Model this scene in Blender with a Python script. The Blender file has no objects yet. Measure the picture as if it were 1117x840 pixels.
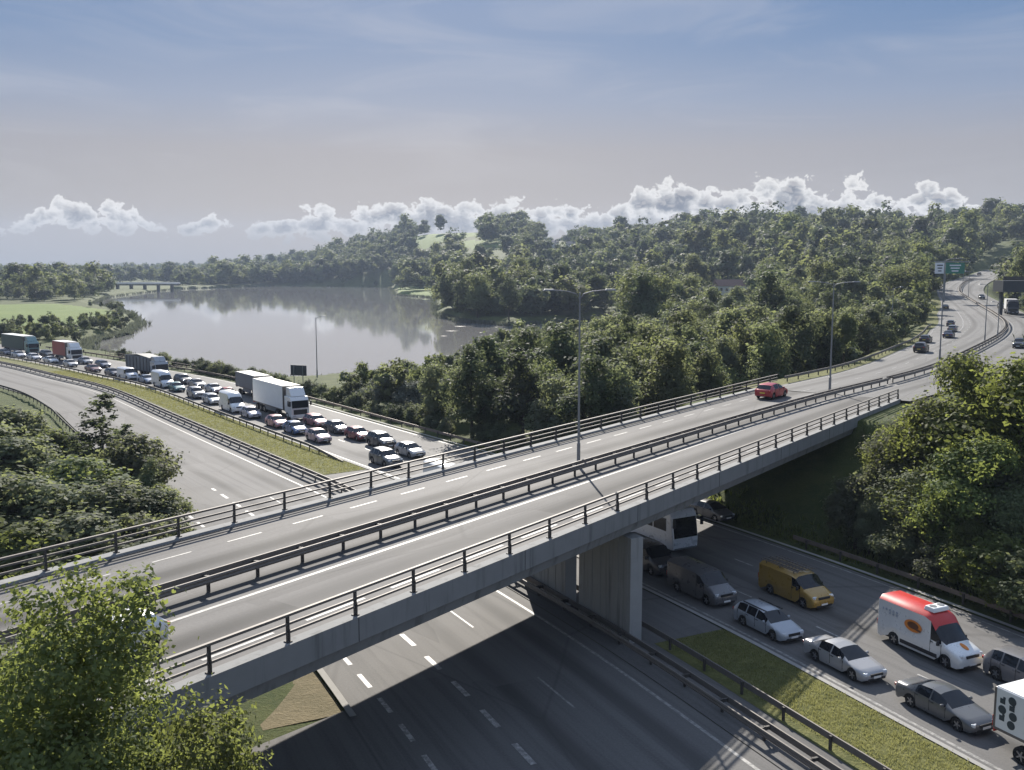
import bpy, bmesh, math, random
import numpy as np
from mathutils import Vector, Matrix

# ------------------------------------------------------------------ scene, camera, world, sun
S = bpy.context.scene
COL = S.collection
R_ = math.radians
F, CX, CY, HC = 1050.0, 558.5, 420.0, 22.0          # focal length in pixels of a 1117 x 840 frame, camera height
PITCH = math.atan(128 / F)

cd = bpy.data.cameras.new('camera')
cam = bpy.data.objects.new('camera', cd)
COL.objects.link(cam)
cam.location = (0, 0, HC)
cam.rotation_euler = (math.pi / 2 - PITCH, 0, 0)
cd.sensor_width = 36
cd.lens = 36 * F / 1117
cd.clip_start = .5
cd.clip_end = 30000
S.camera = cam
S.render.resolution_x, S.render.resolution_y = 1024, 770

SUN_EL, SUN_AZ = 31.0, -5.5                          # azimuth measured from +Y towards +X
sd = bpy.data.lights.new('sun', 'SUN')
sd.energy = 5.0
sd.angle = R_(.55)
sd.color = (1, .94, .85)
sun = bpy.data.objects.new('sun', sd)
COL.objects.link(sun)
to_sun = Vector((math.sin(R_(SUN_AZ)) * math.cos(R_(SUN_EL)), math.cos(R_(SUN_AZ)) * math.cos(R_(SUN_EL)), math.sin(R_(SUN_EL))))
sun.rotation_euler = to_sun.to_track_quat('Z', 'Y').to_euler()
sun.location = to_sun * 200

S.view_settings.view_transform = 'Standard'
S.view_settings.look = 'None'
S.view_settings.gamma = 1
S.view_settings.exposure = 0.95
S.cycles.max_bounces = 6
S.cycles.diffuse_bounces = 3
S.cycles.transparent_max_bounces = 6
S.cycles.volume_bounces = 0
S.cycles.use_denoising = True


class NT:
    """small helper round a node tree"""
    def __init__(self, tree):
        self.t = tree
        tree.nodes.clear()

    def n(self, kind, **kw):
        nd = self.t.nodes.new(kind)
        for k, v in kw.items():
            setattr(nd, k, v)
        return nd

    def put(self, sock, v):
        if v is None:
            return
        if isinstance(v, bpy.types.NodeSocket):
            self.t.links.new(v, sock)
        else:
            sock.default_value = v

    def math(self, op, a, b=None, c=None, clamp=False):
        nd = self.n('ShaderNodeMath', operation=op, use_clamp=clamp)
        for i, v in enumerate((a, b, c)):
            self.put(nd.inputs[i], v)
        return nd.outputs[0]

    def mix(self, f, a, b, blend='MIX'):
        nd = self.n('ShaderNodeMix', data_type='RGBA', blend_type=blend)
        self.put(nd.inputs[0], f)
        for i, v in ((6, a), (7, b)):
            if isinstance(v, (tuple, list)) and len(v) == 3:
                v = (*v, 1)
            self.put(nd.inputs[i], v)
        return nd.outputs[2]

    def ramp(self, fac, stops, interp='LINEAR'):
        nd = self.n('ShaderNodeValToRGB')
        cr = nd.color_ramp
        cr.interpolation = interp
        while len(cr.elements) < len(stops):
            cr.elements.new(.5)
        for e, (p, c) in zip(cr.elements, stops):
            e.position = p
            e.color = (*c, 1) if len(c) == 3 else c
        self.put(nd.inputs[0], fac)
        return nd.outputs[0]

    def noise(self, vec, scale, detail=4, rough=.55, dist=0.0, dim='3D'):
        nd = self.n('ShaderNodeTexNoise', noise_dimensions=dim)
        self.put(nd.inputs['Vector'], vec)
        nd.inputs['Scale'].default_value = scale
        nd.inputs['Detail'].default_value = detail
        nd.inputs['Roughness'].default_value = rough
        nd.inputs['Distortion'].default_value = dist
        return nd.outputs['Fac']

    def smooth(self, v, lo, hi):
        nd = self.n('ShaderNodeMapRange', interpolation_type='SMOOTHSTEP')
        self.put(nd.inputs[0], v)
        self.put(nd.inputs[1], lo)
        self.put(nd.inputs[2], hi)
        return nd.outputs[0]

    def scalevec(self, vec, s):
        nd = self.n('ShaderNodeMapping')
        self.put(nd.inputs[0], vec)
        nd.inputs['Scale'].default_value = s
        return nd.outputs[0]


def make_world():
    w = bpy.data.worlds.new('World')
    S.world = w
    w.use_nodes = True
    w.cycles.sampling_method = 'MANUAL'
    w.cycles.sample_map_resolution = 512
    t = NT(w.node_tree)
    out = t.n('ShaderNodeOutputWorld')
    bg = t.n('ShaderNodeBackground')
    bg.inputs['Strength'].default_value = .1
    t.t.links.new(bg.outputs[0], out.inputs[0])
    sky = t.n('ShaderNodeTexSky', sky_type='NISHITA')
    sky.sun_disc = False
    sky.sun_elevation = R_(SUN_EL)
    sky.sun_rotation = R_(SUN_AZ)
    sky.altitude = 20
    sky.air_density = 1.2
    sky.dust_density = 2.0
    tc = t.n('ShaderNodeTexCoord')
    sep = t.n('ShaderNodeSeparateXYZ')
    t.put(sep.inputs[0], tc.outputs['Generated'])
    X, Y, Z = sep.outputs
    az = t.math('ARCTAN2', X, Y)
    el = t.math('ARCSINE', Z)
    # clear sky: physical sky blended with the hazy blue-to-mauve of this morning
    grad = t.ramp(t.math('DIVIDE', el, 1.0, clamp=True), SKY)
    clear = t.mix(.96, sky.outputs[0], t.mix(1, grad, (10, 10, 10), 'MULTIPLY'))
    # thin high veil
    cmb = t.n('ShaderNodeCombineXYZ')
    t.put(cmb.inputs[0], az)
    t.put(cmb.inputs[1], t.math('MULTIPLY', el, 5))
    veil = t.noise(cmb.outputs[0], 4.5, 4, .55, .6, '2D')
    veil = t.math('MULTIPLY', t.smooth(veil, .42, .85), t.smooth(el, .05, .12))
    clear = t.mix(t.math('MULTIPLY', veil, .25), clear, (3.6, 3.5, 3.6))
    # cumulus bank along the horizon
    a01 = t.math('ADD', t.math('DIVIDE', az, 1.2), .5, clamp=True)
    rmp = t.n('ShaderNodeValToRGB')
    cr = rmp.color_ramp
    stops = []
    for px, ytop, ybot in CLOUD_PROFILE:
        a = math.atan((px - CX) / F)
        k = 1 / math.hypot(F, px - CX)
        stops.append(((a / 1.2 + .5), math.atan((292 - ytop) * k) / .15, math.atan((292 - ybot) * k) / .15))
    while len(cr.elements) < len(stops):
        cr.elements.new(.5)
    for e, (p, a, b) in zip(cr.elements, stops):
        e.position = p
        e.color = (a, b, 0, 1)
    t.put(rmp.inputs[0], a01)
    ps = t.n('ShaderNodeSeparateColor')
    t.put(ps.inputs[0], rmp.outputs[0])
    top = t.math('MULTIPLY', ps.outputs[0], .15)
    bot = t.math('MULTIPLY', ps.outputs[1], .15)

    def field(doff):
        e2 = t.math('ADD', el, doff)
        c = t.n('ShaderNodeCombineXYZ')
        t.put(c.inputs[0], az)
        t.put(c.inputs[1], t.math('MULTIPLY', e2, 1.25))
        warp = t.n('ShaderNodeTexNoise', noise_dimensions='2D')
        t.put(warp.inputs['Vector'], c.outputs[0])
        warp.inputs['Scale'].default_value = 60
        warp.inputs['Detail'].default_value = 3
        wv = t.n('ShaderNodeVectorMath', operation='MULTIPLY_ADD')
        t.put(wv.inputs[0], warp.outputs['Color'])
        wv.inputs[1].default_value = (.012, .012, 0)
        t.put(wv.inputs[2], c.outputs[0])
        v = t.n('ShaderNodeTexVoronoi', voronoi_dimensions='2D', feature='SMOOTH_F1')
        t.put(v.inputs['Vector'], wv.outputs[0])
        v.inputs['Scale'].default_value = 42
        v.inputs['Smoothness'].default_value = .22
        v.inputs['Detail'].default_value = 3
        v.inputs['Roughness'].default_value = .55
        billow = t.math('SUBTRACT', .42, v.outputs['Distance'])
        nz = t.math('SUBTRACT', t.noise(c.outputs[0], 15, 7, .6, 0, '2D'), .5)
        up = t.math('DIVIDE', t.math('SUBTRACT', t.math('ADD', top, .003), e2), .016)
        dn = t.math('DIVIDE', t.math('SUBTRACT', e2, bot), .014)
        prof = t.math('MINIMUM', t.math('MINIMUM', up, dn), 1.2)
        f = t.math('ADD', prof, t.math('MULTIPLY', billow, 1.25))
        return t.math('ADD', f, t.math('MULTIPLY', nz, 1.25)), billow, nz
    f0, b0, n0 = field(0.0)
    f1, b1, n1 = field(.004)
    mask = t.smooth(f0, 0.0, .24)
    body = t.smooth(f0, .2, 1.2)
    slope = t.math('ADD', t.math('SUBTRACT', f0, f1), t.math('MULTIPLY', b0, .8))
    lit = t.smooth(slope, -.25, .45)
    lit = t.math('MULTIPLY', lit, t.math('ADD', .25, t.math('MULTIPLY', t.smooth(t.math('SUBTRACT', el, bot), .004, .034), .75)))
    core = t.mix(lit, CLOUD_DARK, CLOUD_MID)
    ccol = t.mix(body, CLOUD_RIM, core)
    ccol = t.mix(t.smooth(el, .058, .02), ccol, CLOUD_LOW)
    col = t.mix(t.math('MULTIPLY', mask, .95), clear, ccol)
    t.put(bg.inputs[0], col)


# what the sky itself radiates (times the background strength of 0.1, times ten)
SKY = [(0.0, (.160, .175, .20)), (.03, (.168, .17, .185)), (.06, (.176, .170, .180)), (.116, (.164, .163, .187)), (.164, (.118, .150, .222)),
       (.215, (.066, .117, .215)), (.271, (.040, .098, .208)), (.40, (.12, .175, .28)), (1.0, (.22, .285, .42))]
CLOUD_RIM = (4.7, 4.6, 4.45, 1)
CLOUD_MID = (2.35, 2.27, 2.25, 1)
CLOUD_DARK = (.85, .92, 1.08, 1)
CLOUD_LOW = (2.2, 2.15, 2.15, 1)
CLOUD_PROFILE = [(-400, 236, 262), (-60, 240, 268), (20, 236, 268), (40, 226, 262), (75, 214, 262), (110, 212, 258), (150, 222, 260), (168, 242, 262),
                 (205, 242, 266), (222, 236, 262), (238, 228, 260), (258, 244, 262), (295, 238, 268), (340, 222, 268), (400, 219, 270),
                 (480, 213, 272), (555, 216, 275), (600, 214, 275), (640, 226, 275), (690, 206, 275), (735, 196, 275), (775, 208, 275), (860, 190, 275),
                 (905, 206, 275), (930, 182, 270), (962, 216, 270), (1008, 194, 270), (1050, 212, 270), (1100, 232, 270), (1400, 228, 270)]
make_world()

# ------------------------------------------------------------------ materials
MATS = {}


def material(name):
    m = bpy.data.materials.new(name)
    m.use_nodes = True
    MATS[name] = m
    t = NT(m.node_tree)
    out = t.n('ShaderNodeOutputMaterial')
    return m, t, out


def principled(t, out, color, rough=.6, metal=0.0, spec=.5, normal=None):
    b = t.n('ShaderNodeBsdfPrincipled')
    if isinstance(color, tuple) and len(color) == 3:
        color = (*color, 1)
    t.put(b.inputs['Base Color'], color)
    t.put(b.inputs['Roughness'], rough)
    t.put(b.inputs['Metallic'], metal)
    t.put(b.inputs['Specular IOR Level'], spec)
    if normal is not None:
        t.put(b.inputs['Normal'], normal)
    t.t.links.new(b.outputs[0], out.inputs[0])
    return b


def bump(t, h, strength=.3, dist=.05):
    nd = t.n('ShaderNodeBump')
    nd.inputs['Strength'].default_value = strength
    nd.inputs['Distance'].default_value = dist
    t.put(nd.inputs['Height'], h)
    return nd.outputs[0]


def objcoord(t):
    return t.n('ShaderNodeTexCoord').outputs['Object']


def worldpos(t):
    return t.n('ShaderNodeNewGeometry').outputs['Position']


def simple(name, col, rough=.6, metal=0.0, spec=.5, var=.25, scale=1.2):
    m, t, out = material(name)
    p = worldpos(t) if var else None
    if var:
        n = t.noise(p, scale, 5, .6)
        c = t.mix(n, tuple(v * (1 - var) for v in col), tuple(min(1, v * (1 + var)) for v in col))
        r = t.math('ADD', t.math('MULTIPLY', n, .15), rough - .07)
        principled(t, out, c, r, metal, spec)
    else:
        principled(t, out, col, rough, metal, spec)
    return m


def asphalt(name, base, streak=.35, rough=.62, lanes=()):
    """asphalt with aggregate, patches, seams, oil tracks and other dark bands; UV.x runs along the road, UV.y across it (metres)"""
    m, t, out = material(name)
    p = worldpos(t)
    uv = t.n('ShaderNodeUVMap').outputs[0]
    sep = t.n('ShaderNodeSeparateXYZ')
    t.put(sep.inputs[0], uv)
    U, V = sep.outputs[0], sep.outputs[1]
    big = t.noise(p, .09, 4, .6)
    fine = t.noise(p, 9, 3, .7)
    long = t.noise(t.scalevec(uv, (.035, 1.6, 1)), 1.0, 5, .6)
    c = t.mix(big, tuple(v * .78 for v in base), tuple(v * 1.22 for v in base))
    c = t.mix(t.math('MULTIPLY', t.smooth(long, .42, .72), .55), c, tuple(v * .45 for v in base))
    c = t.mix(t.math('MULTIPLY', t.smooth(fine, .35, .75), .22), c, tuple(v * 1.9 for v in base))
    for centre, width in lanes:
        d = t.math('ABSOLUTE', t.math('SUBTRACT', t.math('ADD', V, t.math('MULTIPLY', t.math('SUBTRACT', long, .5), .5)), centre))
        k = t.math('SUBTRACT', 1, t.smooth(d, 0.1, width))
        k = t.math('MULTIPLY', k, t.math('ADD', .5, t.math('MULTIPLY', t.noise(t.scalevec(uv, (.05, .2, 1)), 1, 3), .9), None, True))
        c = t.mix(t.math('MULTIPLY', k, streak), c, tuple(v * .28 for v in base))
    # rectangular repairs
    pv = t.n('ShaderNodeTexVoronoi', feature='F1', distance='CHEBYCHEV')
    t.put(pv.inputs['Vector'], t.scalevec(uv, (.07, .28, 1)))
    pv.inputs['Scale'].default_value = 1
    ps = t.n('ShaderNodeSeparateColor')
    t.put(ps.inputs[0], pv.outputs['Color'])
    c = t.mix(t.math('MULTIPLY', t.smooth(ps.outputs[0], .78, .80), .30), c, tuple(v * .55 for v in base))
    c = t.mix(t.math('MULTIPLY', t.smooth(ps.outputs[1], .82, .84), .22), c, tuple(v * 1.5 for v in base))
    # cracks and repaired joints
    vr = t.n('ShaderNodeTexVoronoi', feature='DISTANCE_TO_EDGE')
    t.put(vr.inputs['Vector'], t.scalevec(uv, (.05, .12, 1)))
    vr.inputs['Scale'].default_value = 1
    crack = t.math('SUBTRACT', 1, t.smooth(vr.outputs['Distance'], 0.0, .012))
    c = t.mix(t.math('MULTIPLY', crack, .35), c, tuple(v * .4 for v in base))
    r = t.math('ADD', rough - .08, t.math('MULTIPLY', big, .16))
    principled(t, out, c, r, 0, .25, bump(t, fine, .35, .02))
    return m


def road_paint(name, a, b):
    m, t, out = material(name)
    p = worldpos(t)
    n = t.noise(p, 3.0, 6, .75)
    c = t.mix(t.smooth(n, .38, .60), a, b)
    principled(t, out, c, .6)
    return m


def concrete(name, base, stain=.5):
    m, t, out = material(name)
    p = worldpos(t)
    n = t.noise(p, .7, 6, .65)
    drip = t.noise(t.scalevec(p, (1.6, 1.6, .12)), 1.0, 5, .65)
    fine = t.noise(p, 18, 3, .7)
    c = t.mix(n, tuple(v * .8 for v in base), tuple(v * 1.15 for v in base))
    c = t.mix(t.math('MULTIPLY', t.smooth(drip, .5, .75), stain), c, tuple(v * .42 for v in base))
    c = t.mix(t.math('MULTIPLY', fine, .18), c, tuple(v * .6 for v in base))
    principled(t, out, c, .85, 0, .3, bump(t, fine, .25, .02))
    return m


def car_paint():
    m, t, out = material('car_paint')
    oi = t.n('ShaderNodeObjectInfo')
    p = objcoord(t)
    dust = t.noise(p, 2.2, 4, .6)
    c = t.mix(t.math('MULTIPLY', dust, .16), oi.outputs['Color'], (.23, .21, .19))
    b = principled(t, out, c, t.math('ADD', .22, t.math('MULTIPLY', dust, .14)), .18, .5)
    b.inputs['Coat Weight'].default_value = .5
    b.inputs['Coat Roughness'].default_value = .08
    return m


def leaf_mat(name, dark, light, trans, mixf=.42):
    m, t, out = material(name)
    p = worldpos(t)
    oi = t.n('ShaderNodeObjectInfo')
    n = t.noise(p, .55, 3, .6)
    n2 = t.noise(p, 5.0, 2, .6)
    v = t.math('ADD', t.math('MULTIPLY', n, .55), t.math('MULTIPLY', n2, .45))
    c = t.mix(t.smooth(v, .3, .7), dark, light)
    hue = t.n('ShaderNodeHueSaturation')
    t.put(hue.inputs['Hue'], t.math('ADD', .478, t.math('MULTIPLY', oi.outputs['Random'], .05)))
    t.put(hue.inputs['Value'], t.math('ADD', .66, t.math('MULTIPLY', oi.outputs['Random'], .75)))
    t.put(hue.inputs['Saturation'], t.math('ADD', .58, t.math('MULTIPLY', t.math('FRACT', t.math('MULTIPLY', oi.outputs['Random'], 7.3)), .4)))
    t.put(hue.inputs['Color'], c)
    d = t.n('ShaderNodeBsdfPrincipled')
    t.put(d.inputs['Base Color'], hue.outputs[0])
    d.inputs['Roughness'].default_value = .65
    d.inputs['Specular IOR Level'].default_value = .12
    tr = t.n('ShaderNodeBsdfTranslucent')
    t.put(tr.inputs[0], t.mix(.75, hue.outputs[0], trans))
    mx = t.n('ShaderNodeMixShader')
    mx.inputs[0].default_value = mixf
    t.t.links.new(d.outputs[0], mx.inputs[1])
    t.t.links.new(tr.outputs[0], mx.inputs[2])
    t.t.links.new(mx.outputs[0], out.inputs[0])
    return m


def grass_mat(name, a, b, c3, scale=.35):
    m, t, out = material(name)
    p = worldpos(t)
    n = t.noise(p, scale, 6, .65)
    n2 = t.noise(p, 6, 4, .7)
    n3 = t.noise(p, .02, 3, .5)
    c = t.mix(t.smooth(n, .35, .65), a, b)
    c = t.mix(t.math('MULTIPLY', t.smooth(n2, .45, .75), .55), c, c3)
    c = t.mix(t.math('MULTIPLY', n3, .4), c, tuple(v * .6 for v in a))
    principled(t, out, c, .9, 0, .15, bump(t, n2, .8, .15))
    return m


def water_mat():
    m, t, out = material('lake_water')
    p = worldpos(t)
    w1 = t.noise(t.scalevec(p, (.5, .22, 1)), .8, 3, .5)
    w2 = t.noise(t.scalevec(p, (.05, .012, 1)), 1.0, 4, .6)
    strength = t.math('MULTIPLY', t.smooth(w2, .45, .7), .05)
    nd = t.n('ShaderNodeBump')
    t.put(nd.inputs['Strength'], t.math('ADD', strength, .006))
    nd.inputs['Distance'].default_value = .3
    t.put(nd.inputs['Height'], w1)
    b = principled(t, out, (.23, .222, .212), .04, 0, .5, nd.outputs[0])
    b.inputs['IOR'].default_value = 1.33
    return m


asphalt('asphalt_deck', (.125, .119, .113), .95, .82, lanes=((-29.9, 1.35), (-37.4, 1.2), (-33.6, .9), (-41.3, .5)))  # oil tracks in the lanes, darker bands beside the barrier and far parapet
asphalt('asphalt_low', (.112, .108, .104), .6, .82, lanes=((-3.9, .9), (-8.5, .9), (10.1, .9), (14.9, .9)))
asphalt('asphalt_far', (.13, .126, .12), .6, .82, lanes=((-3.0, .8), (-6.6, .8), (3.6, .9)))
road_paint('road_paint', (.36, .35, .33), (.15, .145, .14))
road_paint('road_paint_worn', (.27, .262, .245), (.12, .117, .112))
concrete('concrete_deck', (.235, .235, .23), .8)
concrete('concrete_pier', (.33, .325, .31), .7)
concrete('kerb_stone', (.30, .29, .27), .3)
simple('steel', (.155, .138, .122), .65, .25, .4, .3, 2.5)
simple('steel_dark', (.065, .058, .052), .7, .2, .4, .3, 2.5)
simple('steel_rust', (.17, .135, .11), .65, .3, .5, .4, 1.5)
simple('lamp_grey', (.25, .255, .26), .5, .5, .5, .15, 1)
car_paint()
simple('glass_dark', (.010, .012, .016), .03, 0, .42, 0)
simple('tyre', (.018, .018, .018), .85, 0, .3, .2, 4)
simple('rim', (.35, .35, .36), .35, .8, .5, .2, 4)
simple('trim_black', (.022, .022, .024), .55, 0, .4, .2, 3)
simple('plate_white', (.72, .72, .70), .45, 0, .4, .06, 8)
simple('plate_yellow', (.75, .55, .06), .45, 0, .4, .06, 8)
simple('lamp_glass', (.62, .64, .66), .1, .2, .7, .1, 8)
simple('tail_red', (.42, .02, .015), .25, 0, .5, .1, 8)
simple('white_panel', (.72, .72, .70), .4, 0, .5, .10, 1.2)
simple('tan_roof', (.55, .50, .40), .6, 0, .4, .15, 1.2)
simple('red_panel', (.50, .035, .03), .35, 0, .5, .12, 1)
simple('orange_mark', (.62, .20, .03), .45, 0, .4, .2, 7)
simple('brown_mark', (.12, .045, .02), .45, 0, .4, .3, 9)
simple('grey_mark', (.42, .45, .50), .5, 0, .4, .1, 9)
simple('dark_mark', (.035, .05, .06), .5, 0, .4, .2, 9)
simple('curtain_green', (.045, .075, .062), .5, 0, .4, .2, 1)
simple('curtain_red', (.32, .07, .05), .5, 0, .4, .2, 1)
simple('grey_panel', (.13, .14, .15), .5, 0, .4, .2, 1)
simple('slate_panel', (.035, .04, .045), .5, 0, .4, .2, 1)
simple('sign_green', (.015, .17, .11), .35, 0, .5, .08, 2)
simple('sign_white', (.74, .76, .78), .35, 0, .5, .05, 2)
simple('bark', (.075, .06, .045), .9, 0, .2, .35, 3)
simple('house_wall', (.60, .58, .54), .85, 0, .2, .12, .6)
simple('roof_slate', (.075, .075, .085), .7, 0, .4, .3, 1)
simple('roof_tile', (.17, .10, .075), .8, 0, .3, .3, 1)
simple('dry_dirt', (.20, .165, .13), .95, 0, .2, .4, 1.3)
simple('mud', (.10, .09, .075), .7, 0, .4, .35, .4)
leaf_mat('leaf_near', (.06, .085, .022), (.12, .145, .04), (.30, .34, .08), .52)
leaf_mat('leaf_lime', (.07, .09, .032), (.13, .145, .058), (.28, .31, .11), .48)
leaf_mat('leaf_mid', (.062, .08, .038), (.12, .138, .068), (.31, .34, .14), .52)
leaf_mat('leaf_grey', (.085, .10, .075), (.13, .145, .11), (.16, .18, .12), .35)
leaf_mat('leaf_dark', (.035, .052, .026), (.07, .09, .042), (.17, .205, .085), .44)
leaf_mat('leaf_far', (.048, .068, .036), (.10, .12, .062), (.22, .25, .11), .44)
grass_mat('grass_ground', (.045, .065, .018), (.085, .10, .03), (.13, .125, .05))
grass_mat('grass_verge', (.085, .094, .030), (.165, .162, .055), (.25, .228, .092), .6)
grass_mat('dry_grass', (.15, .13, .075), (.21, .175, .105), (.26, .215, .14), .5)
leaf_mat('grass_blade', (.125, .128, .045), (.225, .212, .08), (.33, .325, .115), .5)
grass_mat('grass_field', (.10, .15, .03), (.13, .175, .04), (.15, .17, .06), .05)
water_mat()


def M(n):
    return MATS[n]


# ------------------------------------------------------------------ object helpers
def tag(o, label=None, cat=None, group=None, kind=None):
    if label: o['label'] = label
    if cat: o['category'] = cat
    if group: o['group'] = group
    if kind: o['kind'] = kind
    return o


def empty(name, loc=(0, 0, 0), rz=0.0):
    o = bpy.data.objects.new(name, None)
    o.empty_display_size = .3
    COL.objects.link(o)
    o.location = loc
    o.rotation_euler = (0, 0, rz)
    return o


def link(name, me, parent=None, color=None):
    o = bpy.data.objects.new(name, me)
    COL.objects.link(o)
    if parent: o.parent = parent
    if color: o.color = (*color, 1)
    return o


def copy_tree(o, parent=None):
    c = o.copy()
    COL.objects.link(c)
    c.parent = parent
    for ch in KIDS.get(o.name, [k for k in o.children]):
        copy_tree(ch, c)
    return c


KIDS = {}


class MB:
    """collects primitives, then links them as one mesh object"""
    def __init__(self):
        self.v, self.f, self.m, self.uv = [], [], [], None

    def add(self, vs, fs, mi=0):
        b = len(self.v)
        self.v += [tuple(p) for p in vs]
        self.f += [tuple(b + i for i in f) for f in fs]
        self.m += [mi] * len(fs)
        return self

    def box(self, c, s, mi=0, rot=None, taper=1.0):
        hx, hy, hz = s[0] / 2, s[1] / 2, s[2] / 2
        vs = []
        for z, k in ((-hz, 1), (hz, taper)):
            for x, y in ((-hx, -hy), (hx, -hy), (hx, hy), (-hx, hy)):
                vs.append(Vector((x * k, y * k, z)))
        if rot is not None:
            vs = [rot @ p for p in vs]
        c = Vector(c)
        return self.add([p + c for p in vs], [(0, 3, 2, 1), (4, 5, 6, 7), (0, 1, 5, 4), (1, 2, 6, 5), (2, 3, 7, 6), (3, 0, 4, 7)], mi)

    def bar(self, a, b, w, h, mi=0):
        """box beam from a to b, w wide (horizontal), h high, centred"""
        a, b = Vector(a), Vector(b)
        d = (b - a)
        side = Vector((d.y, -d.x, 0))
        side = side.normalized() if side.length > 1e-6 else Vector((1, 0, 0))
        up = side.cross(d).normalized()
        if up.z < 0: up = -up
        vs = []
        for p in (a, b):
            for i, j in ((-1, -1), (1, -1), (1, 1), (-1, 1)):
                vs.append(p + side * (w / 2 * i) + up * (h / 2 * j))
        return self.add(vs, [(0, 1, 2, 3), (7, 6, 5, 4), (0, 4, 5, 1), (1, 5, 6, 2), (2, 6, 7, 3), (3, 7, 4, 0)], mi)

    def tube(self, pts, rads, n=8, mi=0, caps=True):
        pts = [Vector(p) for p in pts]
        rings = []
        for i, p in enumerate(pts):
            d = (pts[min(i + 1, len(pts) - 1)] - pts[max(i - 1, 0)]).normalized()
            s = d.orthogonal().normalized() if abs(d.z) < .95 else Vector((1, 0, 0)).cross(d).normalized()
            t = d.cross(s)
            rings.append([p + (s * math.cos(2 * math.pi * k / n) + t * math.sin(2 * math.pi * k / n)) * rads[i] for k in range(n)])
        vs = [p for r in rings for p in r]
        fs = []
        for i in range(len(pts) - 1):
            for k in range(n):
                a, b = i * n + k, i * n + (k + 1) % n
                fs.append((a, b, b + n, a + n))
        if caps:
            fs.append(tuple(reversed(range(n))))
            fs.append(tuple(range((len(pts) - 1) * n, len(pts) * n)))
        return self.add(vs, fs, mi)

    def disc_y(self, c, r, depth, n=18, mi=0, rx=None, axis='y'):
        """short cylinder along y (or x / z)"""
        vs = []
        rz = rx or r
        for s in (-.5, .5):
            for k in range(n):
                a = 2 * math.pi * k / n
                u, w = r * math.cos(a), rz * math.sin(a)
                if axis == 'y': p = (c[0] + u, c[1] + s * depth, c[2] + w)
                elif axis == 'x': p = (c[0] + s * depth, c[1] + u, c[2] + w)
                else: p = (c[0] + u, c[1] + w, c[2] + s * depth)
                vs.append(p)
        fs = [(k, (k + 1) % n, n + (k + 1) % n, n + k) for k in range(n)] + [tuple(reversed(range(n))), tuple(range(n, 2 * n))]
        return self.add(vs, fs, mi)

    def prism_y(self, prof, y0, y1, mi=0):
        """side profile (x,z) extruded along y"""
        n = len(prof)
        vs = [(x, y0, z) for x, z in prof] + [(x, y1, z) for x, z in prof]
        fs = [(k, (k + 1) % n, n + (k + 1) % n, n + k) for k in range(n)] + [tuple(reversed(range(n))), tuple(range(n, 2 * n))]
        return self.add(vs, fs, mi)

    def mesh(self, name, mats, smooth=None, recalc=True):
        me = bpy.data.meshes.new(name)
        me.from_pydata(self.v, [], self.f)
        for m in (mats if isinstance(mats, (list, tuple)) else [mats]):
            me.materials.append(M(m) if isinstance(m, str) else m)
        if any(self.m):
            me.polygons.foreach_set('material_index', self.m)
        if recalc:
            bm = bmesh.new()
            bm.from_mesh(me)
            bmesh.ops.recalc_face_normals(bm, faces=bm.faces)
            bm.to_mesh(me)
            bm.free()
        if smooth is not None:
            me.polygons.foreach_set('use_smooth', [True] * len(me.polygons))
            me.set_sharp_from_angle(angle=R_(smooth))
        me.update()
        return me

    def build(self, name, mats, parent=None, smooth=None, bevel=0.0, color=None):
        o = link(name, self.mesh(name, mats, smooth), parent, color)
        if bevel:
            md = o.modifiers.new('bevel', 'BEVEL')
            md.width = bevel
            md.segments = 2
            md.limit_method = 'ANGLE'
            md.angle_limit = R_(40)
        return o


def quick_mesh(name, V, Fc, mats, mi=None):
    """fast mesh from numpy arrays of vertices and quads"""
    me = bpy.data.meshes.new(name)
    nv, nf = len(V), len(Fc)
    me.vertices.add(nv)
    me.vertices.foreach_set('co', np.asarray(V, dtype=np.float32).ravel())
    me.loops.add(nf * 4)
    me.loops.foreach_set('vertex_index', np.asarray(Fc, dtype=np.int32).ravel())
    me.polygons.add(nf)
    me.polygons.foreach_set('loop_start', np.arange(0, nf * 4, 4, dtype=np.int32))
    for m in mats:
        me.materials.append(M(m))
    if mi is not None:
        me.polygons.foreach_set('material_index', np.asarray(mi, dtype=np.int32))
    me.update(calc_edges=True)
    return me


# ------------------------------------------------------------------ the plan of the place
cP, sP = math.cos(PITCH), math.sin(PITCH)


def at(px, py, z=0.0):
    """survey a point of the photograph: where its sight line meets the height z"""
    u, v = (px - CX) / F, (CY - py) / F
    d = (u, cP + v * sP, -sP + v * cP)
    t = (z - HC) / d[2]
    return Vector((d[0] * t, d[1] * t, z))


def proj(X, Y, Z):
    dz = Z - HC
    zz = Y * cP - dz * sP
    yy = dz * cP + Y * sP
    return CX + F * X / zz, CY - F * yy / zz


def spline(pts, step):
    """Catmull-Rom through the points, resampled to even steps"""
    P = [np.array(p, float) for p in pts]
    P = [2 * P[0] - P[1]] + P + [2 * P[-1] - P[-2]]
    out = []
    for i in range(1, len(P) - 2):
        for t in np.linspace(0, 1, 24, endpoint=False):
            a, b, c, d = P[i - 1], P[i], P[i + 1], P[i + 2]
            out.append(.5 * (2 * b + (c - a) * t + (2 * a - 5 * b + 4 * c - d) * t * t + (3 * b - a - 3 * c + d) * t ** 3))
    out.append(P[-2])
    out = np.array(out)
    s = np.concatenate([[0], np.cumsum(np.linalg.norm(np.diff(out[:, :2], axis=0), axis=1))])
    n = max(2, int(round(s[-1] / step)))
    q = np.linspace(0, s[-1], n + 1)
    return np.stack([np.interp(q, s, out[:, k]) for k in range(out.shape[1])], 1), q


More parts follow.
